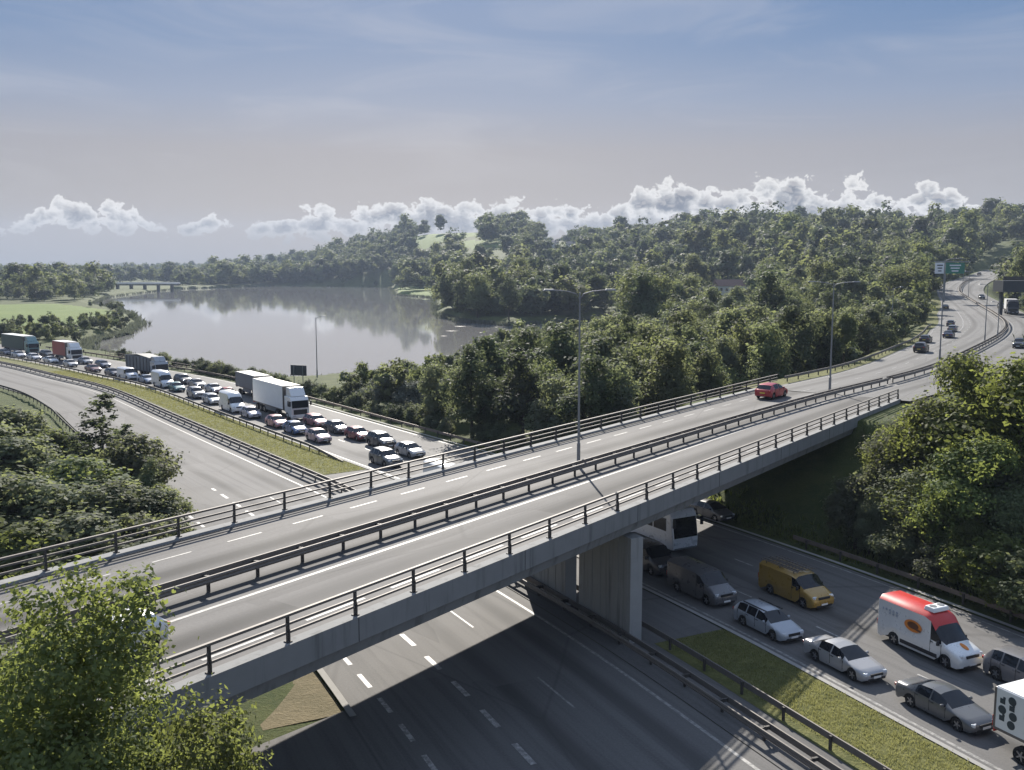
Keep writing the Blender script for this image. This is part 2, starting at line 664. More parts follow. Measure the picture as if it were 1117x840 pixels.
class Path:
    """a line on the ground with an along-distance and a right-hand normal"""
    def __init__(self, pts, step=2.0):
        self.p, self.s = spline(pts, step)
        d = np.gradient(self.p[:, :2], axis=0)
        d /= np.linalg.norm(d, axis=1)[:, None]
        self.d = d
        self.nrm = np.stack([d[:, 1], -d[:, 0]], 1)

    def pos(self, s, off=0.0, dz=0.0):
        x = [np.interp(s, self.s, self.p[:, k]) for k in range(self.p.shape[1])]
        n = np.array([np.interp(s, self.s, self.nrm[:, k]) for k in (0, 1)])
        n /= np.linalg.norm(n)
        z = (x[2] if len(x) > 2 else 0.0) + dz
        return Vector((x[0] + n[0] * off, x[1] + n[1] * off, z))

    def heading(self, s):
        d = [np.interp(s, self.s, self.d[:, k]) for k in (0, 1)]
        return math.atan2(d[1], d[0])

    def project(self, X, Y):
        """along-distance, signed offset (right positive) of many points"""
        X, Y = np.atleast_1d(X).astype(float), np.atleast_1d(Y).astype(float)
        best = np.full(X.shape, 1e18)
        S_, O_ = np.zeros(X.shape), np.zeros(X.shape)
        A, B = self.p[:-1, :2], self.p[1:, :2]
        for i in range(len(A)):
            ab = B[i] - A[i]
            L2 = ab @ ab
            t = np.clip(((X - A[i, 0]) * ab[0] + (Y - A[i, 1]) * ab[1]) / L2, 0, 1)
            dx, dy = X - A[i, 0] - t * ab[0], Y - A[i, 1] - t * ab[1]
            d2 = dx * dx + dy * dy
            k = d2 < best
            best[k] = d2[k]
            S_[k] = (self.s[i] + t * math.sqrt(L2))[k]
            O_[k] = (np.sqrt(d2) * np.sign(dx * ab[1] - dy * ab[0]))[k]
        return S_, O_


# lower dual carriageway: reference line is its central barrier
LOW = Path([(31, 2), (25.6, 13.3), (19.3, 26.6), (13.0, 40.1), (6.6, 53.7), (-.6, 67.0), (-8.2, 79.6), (-17.0, 93.0), (-26.8, 106.9), (-37.1, 121.4),
            (-49.8, 139.4), (-72.3, 171.0), (-92.3, 192.7), (-116.8, 218.5), (-160, 258), (-215, 300), (-300, 355), (-420, 415)], 2.0)
Lend = LOW.s[-1]
S_EDGE = float(LOW.project(*at(384, 783).xy)[0][0])
# flyover: unit vectors along and across the deck, deck level
DZ = 8.3
EX, EY = .5935, .8048


def deck(s, m, z=DZ):
    return Vector((EX * s + EY * m, EY * s - EX * m, z))


def uppt(px, py, z):
    p = at(px, py, z)
    return (p.x, p.y, z)


_d = lambda s, m: tuple(deck(s, m))
UP = Path([_d(-120, -33.9), _d(-60, -33.9), _d(-20, -33.9), _d(20, -33.9), _d(60, -33.7), _d(95, -33.0), uppt(1010, 407, 8.3), uppt(1060, 385, 8.3), uppt(1093, 366, 8.3), uppt(1097, 354, 8.6),
           uppt(1082, 342, 9.3), uppt(1062, 330, 10.3), uppt(1047, 319, 12.5), uppt(1053, 309, 15.5), uppt(1076, 300.5, 18), (300, 590, 21), (400, 720, 24)], 3.0)
U0 = UP.project(*deck(0, -33.9).xy)[0][0]            # along-distance where deck coordinate s is 0


def ulen(s):                                         # deck coordinate -> path distance
    return U0 + s


SEND = ulen(104)
_y = lambda Y: float(UP.s[np.argmin(abs(UP.p[:, 1] - Y))])
UL_S = [ulen(100), ulen(125), _y(170), _y(205), _y(260), _y(310), _y(365), _y(420), UP.s[-1]]
UL_O = [-9.0, -9.3, -11.5, -14.8, -14.5, -11, -8.2, -8.0, -8.0]
UR_S = [ulen(100), ulen(130), _y(230), UP.s[-1]]
UR_O = [7.0, 7.6, 8.6, 8.4]
up_left = lambda s: float(np.interp(s, UL_S, UL_O))
up_right = lambda s: float(np.interp(s, UR_S, UR_O))

LAKE = [at(x, y, -3).xy for x, y in
        [(88, 387), (97, 373), (135, 365), (152, 353), (139, 342), (117, 337), (98, 333), (118, 324), (190, 315.5), (300, 312), (425, 313), (432, 322), (474, 325), (476, 343),
         (500, 351), (560, 356), (640, 350), (668, 344), (690, 362), (640, 378), (560, 390), (520, 400), (490, 406), (440, 411), (405, 414), (330, 421), (200, 404), (130, 391)]]
LAKE = np.array([tuple(p) for p in LAKE])


def poly_sd(X, Y, P):
    """signed distance to a polygon, negative inside"""
    X, Y = np.asarray(X, float), np.asarray(Y, float)
    d = np.full(X.shape, 1e18)
    ins = np.zeros(X.shape, bool)
    n = len(P)
    for i in range(n):
        a, b = P[i], P[(i + 1) % n]
        e = b - a
        t = np.clip(((X - a[0]) * e[0] + (Y - a[1]) * e[1]) / (e @ e), 0, 1)
        d = np.minimum(d, (X - a[0] - t * e[0]) ** 2 + (Y - a[1] - t * e[1]) ** 2)
        c = ((a[1] > Y) != (b[1] > Y))
        with np.errstate(divide='ignore', invalid='ignore'):
            xi = a[0] + (Y - a[1]) * e[0] / np.where(e[1] == 0, 1e-9, e[1])
        ins ^= c & (X < xi)
    d = np.sqrt(d)
    return np.where(ins, -d, d)


_rng = np.random.default_rng(5)
_waves = [(_rng.uniform(-1, 1, 2) * f, _rng.uniform(0, 6.28), a) for f, a in [(.004, 7), (.006, 5), (.009, 4), (.013, 2.5), (.02, 1.4), (.03, .9)] for _ in range(3)]


def undulate(X, Y):
    z = np.zeros(np.shape(X))
    for k, ph, a in _waves:
        z += a * np.sin(k[0] * X + k[1] * Y + ph)
    return z / 3


RIDGE = [(-1500, 297, 3000, 1400), (-300, 294, 3000, 1400), (0, 296, 2600, 1400), (150, 294, 2600, 1400), (200, 291, 2700, 1400), (250, 287, 2500, 1300), (300, 281, 2200, 1180), (350, 273, 1900, 1080),
         (400, 261, 1750, 1040), (440, 252, 1650, 1080), (470, 248, 1550, 1020), (490, 247, 1500, 800), (545, 245, 1420, 760), (600, 251, 1350, 680), (660, 254, 1300, 580), (720, 250, 1250, 480), (760, 244, 1200, 420),
         (830, 237, 1100, 330), (880, 232, 1050, 280), (930, 232, 1000, 270), (985, 237, 1000, 270), (1040, 232, 950, 300), (1117, 229, 900, 300), (1500, 222, 900, 260), (3000, 240, 900, 260)]
_ru = np.array([(r[0] - CX) / F for r in RIDGE])
RIDGE_DROP = 14.0                                    # rows taken up by the trees along the ridge
_rz = np.array([HC + (292 - r[1] - RIDGE_DROP * float(np.interp(r[0], [150, 400, 440, 560, 625, 800, 900], [.3, .9, .62, .62, 1, 1.1, 1.6]))) / F * r[2] for r in RIDGE])
_rd = np.array([r[2] for r in RIDGE], float)
_rf = np.array([r[3] for r in RIDGE], float)

LEFT_K = lambda s: float(np.interp(s, [0, S_EDGE - 3.2, S_EDGE, 75, 130, 175, 230], [-31, -30, -16.6, -16.3, -15.0, -12.6, -12.6]))


def terrain(X, Y):
    X, Y = np.asarray(X, float), np.asarray(Y, float)
    Ys = np.maximum(Y, 30)
    u = X / Ys
    rz, rd, rf = np.interp(u, _ru, _rz), np.interp(u, _ru, _rd), np.interp(u, _ru, _rf)
    t = np.clip((Ys - rf) / (rd - rf), 0, 1)
    sm = .45 * t + .55 * t * t * (3 - 2 * t)
    z = -.15 + rz * sm - np.clip((Ys - rd) / 2500, 0, 1) * rz * .5
    z = z + undulate(X, Y) * np.clip((Ys - rf) / 200, 0, 1) * np.clip(rz / 40, .1, 1) * np.clip(1.3 - t, .3, 1)
    z = z + .25 * np.sin(X * .11 + 1) * np.sin(Y * .09)
    # the flyover's embankments
    s, o = UP.project(X, Y)
    zr = np.interp(s, UP.s, UP.p[:, 2])
    hl = -np.interp(s, UL_S, UL_O) + 2.2
    hr = np.interp(s, UR_S, UR_O) + 2.0
    side = np.maximum(0, np.where(o < 0, -o - hl, o - hr))
    ds = s - U0
    dist = np.hypot(side, np.maximum(0, 90 - ds))
    emb = zr - .3 - .55 * dist
    emb = np.where(ds < 89, np.minimum(emb, 5.0 - .42 * (89 - ds)), emb)
    dist2 = np.hypot(np.maximum(0, np.where(o < 0, -o - 9.2, o - 6.9)), np.maximum(0, ds - 9))
    emb2 = zr - .3 - .55 * dist2
    emb2 = np.where(ds > 9, np.minimum(emb2, 5.2 - .40 * (ds - 9)), emb2)
    flat = (ds > 88) & (side < .01)
    z = np.where((ds > 88) & (emb < z) & (side < 12), emb + (z - emb) * np.clip(side / 12, 0, 1) ** 1.5, np.maximum(z, np.where(ds > 60, emb, -9)))
    z = np.maximum(z, np.where(ds < 50, emb2, -9))
    # the lower road's corridor
    s2, o2 = LOW.project(X, Y)
    lk = -np.interp(s2, [0, S_EDGE - 3.2, S_EDGE, 75, 130, 175, 230], [-31, -30, -16.6, -16.3, -15.0, -12.6, -12.6]) + 1.6
    out = np.maximum(0, np.where(o2 < 0, -o2 - lk, o2 - 24.6))
    z = np.where(out <= 0, -.12, np.where(out < 6, np.minimum(z, -.12 + out * .6), z))
    # lake bed
    sdl = poly_sd(X, Y, LAKE)
    z = np.where(sdl < 6, np.minimum(z, np.clip(-3 + sdl * .5, -6, 1)), z)
    return z


def tz(x, y):
    return float(terrain(np.array([x]), np.array([y]))[0])


# ------------------------------------------------------------------ ground, water, roads
def make_ground():
    az = np.concatenate([np.radians(np.linspace(-100, -36, 40, endpoint=False)), np.radians(np.linspace(-36, 36, 300, endpoint=False)), np.radians(np.linspace(36, 100, 40))])
    rr = np.concatenate([np.linspace(2, 18, 9, endpoint=False), np.exp(np.linspace(math.log(18), math.log(600), 330, endpoint=False)), np.exp(np.linspace(math.log(600), math.log(3600), 90))])
    A, Rr = np.meshgrid(az, rr)
    X, Y = Rr * np.sin(A), Rr * np.cos(A)
    sh = X.shape
    Z = terrain(X.ravel(), Y.ravel())
    V = np.stack([X.ravel(), Y.ravel(), Z], 1)
    i, j = np.meshgrid(np.arange(sh[0] - 1), np.arange(sh[1] - 1), indexing='ij')
    a = (i * sh[1] + j).ravel()
    Fc = np.stack([a, a + 1, a + 1 + sh[1], a + sh[1]], 1)
    me = quick_mesh('ground', V, Fc, ['grass_ground', 'grass_field'])
    me.polygons.foreach_set('use_smooth', [True] * len(Fc))
    # meadows keep brighter grass
    C = V[Fc].mean(1)
    px, py = proj(C[:, 0], C[:, 1], C[:, 2])
    fld = np.zeros(len(Fc), bool)
    for P in MEADOWS:
        fld |= poly_sd(px, py, np.array(P, float)) < 0
    fld &= (C[:, 1] > 250)
    me.polygons.foreach_set('material_index', fld.astype(np.int32))
    o = link('ground', me)
    tag(o, 'rough green ground of the banks, fields and hills', 'ground', kind='structure')


MEADOWS = [[(-80, 334), (60, 331), (118, 338), (128, 347), (100, 354), (-80, 357)],
           [(-80, 359), (95, 357), (60, 364), (-80, 366)],
           [(452, 258), (476, 251), (489, 251), (486, 263), (464, 273), (448, 270)],
           [(498, 263), (552, 261), (556, 269), (500, 272)],
           [(482, 250), (524, 248), (528, 257), (500, 260), (488, 256)],
           [(415, 263), (440, 262), (438, 267), (415, 269)],
           [(592, 252), (632, 254), (628, 262), (594, 259)],
           [(431, 312), (474, 311), (474, 326), (436, 322)]]
make_ground()

wm = MB()
wm.add([(-2600, 140, -3), (2200, 140, -3), (2200, 1500, -3), (-2600, 1500, -3)], [(0, 1, 2, 3)])


def make_lake():
    # the sheet of water keeps to the lake's own outline, a few metres under its banks
    c = LAKE.mean(0)
    pts = [Vector((p[0], p[1], -3)) for p in LAKE]
    bm = bmesh.new()
    vs = [bm.verts.new(p) for p in pts]
    f = bm.faces.new(vs)
    bmesh.ops.triangulate(bm, faces=[f])
    me = bpy.data.meshes.new('lake')
    bm.to_mesh(me)
    bm.free()
    me.materials.append(M('lake_water'))
    o = link('lake', me)
    for p in me.polygons:
        if p.normal.z < 0: p.flip()
    tag(o, 'calm grey lake mirroring clouds and hills', 'lake', kind='structure')


make_lake()


def strip(name, path, s0, s1, offs, z, mat, step=3.0, label=None, cat=None, zf=None):
    """road sheet between two offset functions; UV in metres along and across"""
    n = max(1, int(abs(s1 - s0) / step))
    ss = np.linspace(s0, s1, n + 1)
    fo = [(o if callable(o) else (lambda s, o=o: o)) for o in offs]
    V, Fc, UV = [], [], []
    K = 5
    for s in ss:
        for k in range(K + 1):
            o = fo[0](s) + (fo[1](s) - fo[0](s)) * k / K
            p = path.pos(s, o, z)
            V.append(tuple(p))
            UV.append((s, o))
    for i in range(n):
        for k in range(K):
            a = i * (K + 1) + k
            Fc.append((a, a + 1, a + K + 2, a + K + 1))
    me = quick_mesh(name, np.array(V), np.array(Fc), [mat])
    uvl = me.uv_layers.new(name='UVMap')
    idx = np.array(Fc).ravel()
    uvl.data.foreach_set('uv', np.array(UV, dtype=np.float32)[idx].ravel())
    o = link(name, me)
    if me.polygons[0].normal.z < 0:
        for p in me.polygons: p.flip()
    tag(o, label, cat or 'road', kind='structure')
    return o


strip('carriageway', LOW, 0, Lend, (LEFT_K, -1.0), 0, 'asphalt_low', label='empty carriageway running under the flyover towards the lake')
strip('carriageway', LOW, 0, Lend, (7.3, 23.0), 0, 'asphalt_low', label='carriageway with the standing queue of traffic')
G0, G1 = float(LOW.project(*at(765, 692).xy)[0][0]), float(LOW.project(*at(403, 512).xy)[0][0])
strip('grass_reserve', LOW, 0, G0, (1.9, 7.0), .05, 'grass_verge', label='strip of dry grass between the carriageways on the near side of the flyover', cat='verge')
strip('grass_reserve', LOW, G1, Lend, (1.9, 7.0), .05, 'grass_verge', label='strip of dry grass between the carriageways beyond the flyover', cat='verge')
strip('paved_reserve', LOW, G0 + .05, G1 - .05, (1.9, 7.0), .03, 'asphalt_low', label='paved strip round the piers under the flyover', cat='median')
strip('dirt_edge', LOW, S_EDGE - .2, 75, (lambda s: LEFT_K(s) - 13, lambda s: LEFT_K(s) - 4.4), -.10, 'dry_dirt', label='bare stony dirt under the end of the flyover', cat='verge')
strip('grass_edge', LOW, S_EDGE + 1.0, 75, (lambda s: LEFT_K(s) - 4.4, lambda s: LEFT_K(s) - .36), -.085, 'dry_grass', label='dry grass beside the slip lane under the flyover', cat='verge')
strip('median', LOW, 0, Lend, (-1.0, 1.9), .04, 'asphalt_low', label='narrow hard strip under the central barrier', cat='median')
for off, w, s0, s1 in ((LEFT_K, -.35, S_EDGE, 130), (lambda s: 7.0, .3, 0, Lend), (lambda s: 23.0, .35, 0, 170)):
    strip('kerb', LOW, s0, s1, (off, lambda s, off=off, w=w: off(s) + w), .12 if w != .3 else .10, 'kerb_stone', label='low pale kerb along the road edge', cat='kerb')
# upper road beyond the deck
strip('flyover_road', UP, ulen(104.3), UP.s[-1], (up_left, up_right), 0, 'asphalt_far', label='dual carriageway climbing in a double bend beyond the flyover')
strip('flyover_road', UP, 0, ulen(9.7), (-8.0, 7.2), 0, 'asphalt_far', label='flyover road before the bridge')
strip('verge', UP, ulen(104.3), _y(420), (lambda s: up_left(s) - 3.0, lambda s: up_left(s) - .02), -.06, 'grass_verge', label='dry grass edge beside the climbing road', cat='verge')


def paint(name, path, s0, s1, off, w, z, dash=None, label=None):
    """painted line, solid or dashed (mark, gap); one sheet per line"""
    mb = MB()
    fo = off if callable(off) else (lambda s: off)
    if dash:
        s = s0
        while s < s1:
            mb_seg(mb, path, s, min(s + dash[0], s1), fo, w, z)
            s += sum(dash)
    else:
        n = max(1, int((s1 - s0) / 2.5))
        for i in range(n):
            mb_seg(mb, path, s0 + (s1 - s0) * i / n, s0 + (s1 - s0) * (i + 1) / n, fo, w, z)
    o = mb.build(name, 'road_paint' if dash and path is LOW and dash[0] < 4 else 'road_paint_worn')
    tag(o, label, 'road marking', kind='structure')
    return o


def mb_seg(mb, path, a, b, fo, w, z):
    vs = [path.pos(a, fo(a) - w / 2, z), path.pos(a, fo(a) + w / 2, z), path.pos(b, fo(b) + w / 2, z), path.pos(b, fo(b) - w / 2, z)]
    mb.add(vs, [(0, 1, 2, 3)])


PZ = .006
paint('road_marking', LOW, 0, 240, -1.95, .2, PZ, label='solid white line beside the central barrier')
paint('road_marking', LOW, 14, 105, -6.4, .13, PZ, (4.2, 8.4), label='long lane dashes on the empty carriageway')
sL2 = LOW.project(*at(379 + 69, 707).xy)[0][0]
paint('road_marking', LOW, sL2 - 3.35 * 7, 112, lambda s: float(np.interp(s, [0, 75, 120, 200], [-10.75, -10.7, -9.6, -9.0])), .3, PZ, (2.1, 1.85), label='short thick dashes between slip and main lanes')
paint('road_marking', LOW, 10, 105, -14.9, .26, PZ, (2.0, 1.5), label='short dashes along the left edge of the empty carriageway')
paint('road_marking', LOW, 0, 260, 7.75, .2, PZ, label='white edge line beside the dry grass')
paint('road_marking', LOW, LOW.project(*at(878, 681).xy)[0][0] - 40, 300, 12.5, .14, PZ, (1.9, 5.6), label='lane dashes between the two queues')
paint('road_marking', LOW, LOW.project(*at(917, 659).xy)[0][0] - 36.6, 300, 17.3, .14, PZ, (1.9, 5.6), label='lane dashes beside the yellow van')
paint('road_marking', LOW, 0, 260, 22.5, .16, PZ, label='white line at the far edge of the queue road')


class DeckPath(Path):
    def __init__(self):
        super().__init__([_d(-20, 0), _d(40, 0), _d(130, 0)], 5)


DP = DeckPath()
d0 = 20.0


def mt(name, a, b, off, w, dash=None, label=None):
    return paint(name, DP, a + d0, b + d0, off, w, .008, dash, label)


# ------------------------------------------------------------------ flyover
def bridge():
    root = empty('flyover', deck(57, -34.3, 0))
    inv = Matrix.Translation(-root.location)
    tag(root, 'long concrete flyover crossing the lower dual carriageway on slab piers', 'bridge')
    L = lambda s, m, z: inv @ deck(s, m, z)
    S0, S1, N = 9.5, 104.2, 24
    # deck slab with stepped edge, drawn as one cross-section swept along the deck
    sec = [(-42.3, DZ + .10), (-42.3, DZ - .85), (-41.5, DZ - .95), (-40.6, DZ - 1.9), (-28.2, DZ - 1.9), (-26.80, DZ - 1.52), (-26.64, DZ - .96), (-26.42, DZ - .9), (-26.42, DZ + .10),
           (-26.95, DZ + .10), (-27.0, DZ - .04), (-41.65, DZ - .04), (-41.7, DZ + .10)]
    mb = MB()
    n = len(sec)
    for i in range(N + 1):
        s = S0 + (S1 - S0) * i / N
        mb.v += [tuple(L(s, m, z)) for m, z in sec]
    for i in range(N):
        for k in range(n):
            a, b = i * n + k, i * n + (k + 1) % n
            mb.f.append((a, b, b + n, a + n))
            mb.m.append(0)
    mb.f += [tuple(range(n)), tuple(reversed(range(N * n, N * n + n)))]
    mb.m += [0, 0]
    mb.build('deck_slab', 'concrete_deck', root)
    # drip groove and joint lines on the fascia
    for s in np.arange(S0 + 5, S1, 11.2):
        j = MB()
        j.box(L(s, -26.415, DZ - .4), (.03, .012, 1.0), rot=Matrix.Rotation(math.atan2(EY, EX), 3, 'Z'))
        j.build('joint_line', 'trim_black', root)
    # carriageway surface
    K = 6
    V, Fc, UV = [], [], []
    for i in range(N + 1):
        s = S0 + (S1 - S0) * i / N
        for k in range(K + 1):
            m = -41.64 + (41.64 - 27.02) * k / K
            V.append(tuple(L(s, m, DZ)))
            UV.append((s, m))
    for i in range(N):
        for k in range(K):
            a = i * (K + 1) + k
            Fc.append((a, a + K + 1, a + K + 2, a + 1))
    me = quick_mesh('road_surface', np.array(V), np.array(Fc), ['asphalt_deck'])
    uvl = me.uv_layers.new(name='UVMap')
    uvl.data.foreach_set('uv', np.array(UV, dtype=np.float32)[np.array(Fc).ravel()].ravel())
    o = link('road_surface', me, root)
    if me.polygons[0].normal.z < 0:
        for p in me.polygons: p.flip()
    # slab piers, two leaves in the median, and their bearings
    pa = at(687.5, 705, 0)
    s0 = LOW.project(pa.x, pa.y)[0][0]
    ang = LOW.heading(s0 + 3)
    for k, (a, b) in enumerate(((.2, 5.9), (7.4, 13.2))):
        c = LOW.pos(s0 + (a + b) / 2, .95)
        p = MB()
        rot = Matrix.Rotation(ang, 3, 'Z')
        h = DZ - 1.9
        p.box(inv @ Vector((c.x, c.y, h / 2 - .2)), (b - a, .85, h + .38), rot=rot)
        for q in np.linspace(-.42, .42, 6):
            for sd in (-1, 1):
                p.box(inv @ (Vector((c.x, c.y, h / 2 - .2)) + rot @ Vector((q * (b - a), sd * .428, 0))), (.35, .05, h + .30), rot=rot)
        p.build('pier', 'concrete_pier', root)
    # abutments with wing walls
    for sA, sg in ((90.0, 1), (11.5, -1)):
        a = MB()
        rot = Matrix.Rotation(math.atan2(EY, EX), 3, 'Z')
        skew = .0
        a.box(L(sA, -34.4, DZ - 3.35), (1.6, 13.2, 2.86), rot=rot)
        a.box(L(sA + sg * 6.5, -27.6, DZ - 2.75), (12.0, .6, 3.4), rot=rot)
        a.box(L(sA + sg * 6.5, -41.0, DZ - 2.75), (12.0, .6, 3.4), rot=rot)
        a.build('abutment', 'concrete_pier', root)
    return root


bridge()
mt('road_marking', 10, 104, -32.15, .2, None, 'solid white line beside the barrier on the flyover')
mt('road_marking', 10, 104, -28.0, .16, (3.2, 1.6), 'broken edge line by the near parapet')
s_dash = (at(164, 615, DZ).x * EX + at(164, 615, DZ).y * EY)
mt('road_marking', s_dash - 4.2 * 3, 104, -39.5, .14, (2.15, 2.1), 'dashed white line on the far side of the flyover')
mt('road_marking', 10, 104, -35.5, .12, None, 'thin white line on the far side of the barrier')
paint('road_marking', UP, ulen(104.5), _y(430), lambda s: up_left(s) * .5 - .3, .15, .008, (2.5, 5.5), 'lane dashes on the climbing road')
paint('road_marking', UP, ulen(104.5), _y(430), -1.3, .15, .008, None, 'white line left of the central barrier on the climb')
paint('road_marking', UP, ulen(104.5), _y(430), 1.4, .15, .008, None, 'white line right of the central barrier on the climb')
paint('road_marking', UP, _y(165), _y(300), lambda s: float(np.interp(s, [_y(165), _y(230), _y(300)], [-8.2, -9.2, -8.0])), .2, .008, None, 'curved white line splitting off the slip lane')
paint('road_marking', UP, ulen(104.5), _y(430), lambda s: up_left(s) + .6, .14, .008, None, 'white line at the outer edge of the climb')


def shared_post(key, mb, mat):
    if key not in POSTS:
        POSTS[key] = mb.mesh('post', mat)
    return POSTS[key]


POSTS = {}


def post_at(key, parent, loc, rz):
    o = link('post', POSTS[key], parent)
    o.location = loc
    o.rotation_euler = (0, 0, rz)
    return o


def rail_mb(pts, root_loc, prof, dz):
    """a profile (y, z) swept along a list of points"""
    mb = MB()
    n = len(prof)
    P = [np.array(p) for p in pts]
    for i, p in enumerate(P):
        d = P[min(i + 1, len(P) - 1)] - P[max(i - 1, 0)]
        d = d / np.linalg.norm(d[:2])
        nx, ny = d[1], -d[0]
        mb.v += [(p[0] + nx * y - root_loc[0], p[1] + ny * y - root_loc[1], p[2] + dz + z - root_loc[2]) for y, z in prof]
    for i in range(len(P) - 1):
        for k in range(n):
            a, b = i * n + k, i * n + (k + 1) % n
            mb.f.append((a, b, b + n, a + n))
            mb.m.append(0)
    mb.f += [tuple(range(n)), tuple(reversed(range((len(P) - 1) * n, len(P) * n)))]
    mb.m += [0, 0]
    return mb


def rect(w, h):
    return [(-w / 2, -h / 2), (w / 2, -h / 2), (w / 2, h / 2), (-w / 2, h / 2)]


# bridge parapet: three rails on posts with raked fronts
pp = MB()
pp.box((0, 0, .5), (.085, .12, 1.0))
pp.box((0, 0, .02), (.22, .24, .04))
pp.box((0, .075, .26), (.05, .07, .50))
shared_post('parapet', pp, 'steel_dark')
bp = MB()
bp.box((0, 0, .36), (.13, .10, .72))
shared_post('barrier', bp, 'steel_dark')
fp = MB()
fp.box((0, 0, .6), (.09, .09, 1.2))
shared_post('fence', fp, 'steel_rust')


def parapet(name, label, m, s0, s1, first, pitch, side):
    root = empty(name, deck(s0, m, DZ + .10))
    tag(root, label, 'parapet')
    rl = root.location
    pts = [tuple(deck(s, m, DZ + .10)) for s in np.linspace(s0, s1, 12)]
    rail_mb(pts, rl, rect(.13, .10), 1.02).build('top_rail', 'steel', root)
    rail_mb(pts, rl, rect(.07, .09), .68).build('middle_rail', 'steel', root)
    rail_mb(pts, rl, rect(.07, .09), .36).build('bottom_rail', 'steel', root)
    rz = math.atan2(EY, EX)
    s = first
    n = 0
    while s < s1:
        if s > s0 and n < 98:
            post_at('parapet', root, deck(s, m, DZ + .10) - rl, rz + (math.pi if side > 0 else 0))
            n += 1
        s += pitch


def sdeck(px, py):
    p = at(px, py, DZ)
    return p.x * EX + p.y * EY


parapet('parapet', 'steel bridge parapet on the near edge of the flyover', -26.68, 9.6, 104, sdeck(317, 704) - 3.4 * 10, 3.4, 1)
parapet('parapet', 'steel bridge parapet on the far edge of the flyover, towards the lake', -42.0, 9.6, 110, sdeck(124, 604) - 3.45 * 10, 3.45, -1)

WBEAM = [(-.03, -.155), (.03, -.155), (.075, -.09), (.03, -.02), (.03, .02), (.075, .09), (.03, .155), (-.03, .155), (-.03, .02), (.01, .09), (.01, -.09), (-.03, -.02)]
WBEAM = [(-.04, -.16), (.04, -.16), (.07, -.08), (.04, 0), (.07, .08), (.04, .16), (-.04, .16)]


def barrier(label, path, s0, s1, off, h=.61, pitch=3.2, double=False, group=None, z=.02, end_down=False, mat='steel', maxp=98):
    fo = off if callable(off) else (lambda s: off)
    base = path.pos(s0, fo(s0), z)
    root = empty('safety_barrier', base)
    tag(root, label, 'safety barrier')
    ss = np.arange(s0, s1 + .1, 2.5)
    def line(extra):
        out = []
        for s in ss:
            p = path.pos(s, fo(s) + extra, z)
            k = 1.0
            if end_down: k = min(1, max(.0, (s - s0) / 9.0)); k = k
            out.append((p.x, p.y, p.z - (1 - k) * h * .95))
        return out
    if double:
        for e in (-.36, .36):
            prof = WBEAM if e > 0 else [(-y, q) for y, q in reversed(WBEAM)]
            rail_mb(line(e), base, prof, h).build('beam', mat, root)
    else:
        rail_mb(line(0), base, WBEAM, h).build('beam', mat, root)
    s = s0 + 1
    n = 0
    while s < s1 and n < maxp:
        p = path.pos(s, fo(s) + (0 if double else -.1), z) - Vector(base)
        if end_down and s - s0 < 9: p.z -= (1 - (s - s0) / 9) * h * .95
        o = post_at('barrier', root, p, path.heading(s))
        if double:
            b = link('bracket', BRACKET, o)
        s += pitch
        n += 1
    return root


br = MB()
br.box((0, 0, .62), (.12, .66, .16))
BRACKET = br.mesh('bracket', 'steel_dark')

cen = lambda s: 0.0
barrier('double beam steel barrier down the middle of the flyover', UP, ulen(-8), ulen(118), 0.0, .66, 2.6, True, z=.0)
barrier('double beam steel barrier winding up the climbing road', UP, ulen(118.6), _y(440), 0.0, .66, 4.2, True, z=.0)
barrier('steel barrier along the empty carriageway side of the central reserve', LOW, 12, 300, 0.0, .62, 3.2, True)
b_s = LOW.project(*at(365, 506).xy)[0][0]
barrier('steel barrier with ramped end between the grass strip and the queue', LOW, b_s, 285, lambda s: 6.55, .62, 2.7, False, end_down=True)
barrier('low steel barrier at the edge of the dry grass below the flyover', LOW, 10, b_s - 34, lambda s: 2.25, .6, 3.2, False)
barrier('steel barrier beside bushes left of the empty carriageway', LOW, 88, 270, lambda s: LEFT_K(s) - .9, .62, 3.2, False, mat='steel_dark')
barrier('steel barrier between the queue and the lake shore', LOW, LOW.project(*at(590, 530).xy)[0][0], 300, 24.0, .64, 3.2, False, mat='steel_rust')
barrier('steel barrier below the trees beside the queue in the shade', LOW, 8, LOW.project(*at(820, 590).xy)[0][0] - 2, 24.0, .62, 3.2, False, mat='steel_rust')
barrier('steel barrier on the left shoulder past the flyover', UP, ulen(111), _y(215), lambda s: up_left(s) - .7, .62, 3.2, False)


# post and rail fence by the lake
def fence():
    s0, s1 = 215, 268
    base = LOW.pos(s0, 25.6, .1)
    root = empty('fence', base)
    tag(root, 'pale post and rail fence between the road and the lake', 'fence')
    pts = [tuple(LOW.pos(s, 25.6, .1)) for s in np.arange(s0, s1 + 1, 3)]
    rail_mb(pts, base, rect(.08, .12), 1.15).build('rail', 'steel_rust', root)
    rail_mb(pts, base, rect(.08, .12), .65).build('rail', 'steel_rust', root)
    for s in np.arange(s0, s1, 2.6):
        post_at('fence', root, LOW.pos(s, 25.6, .1) - base, LOW.heading(s))


fence()


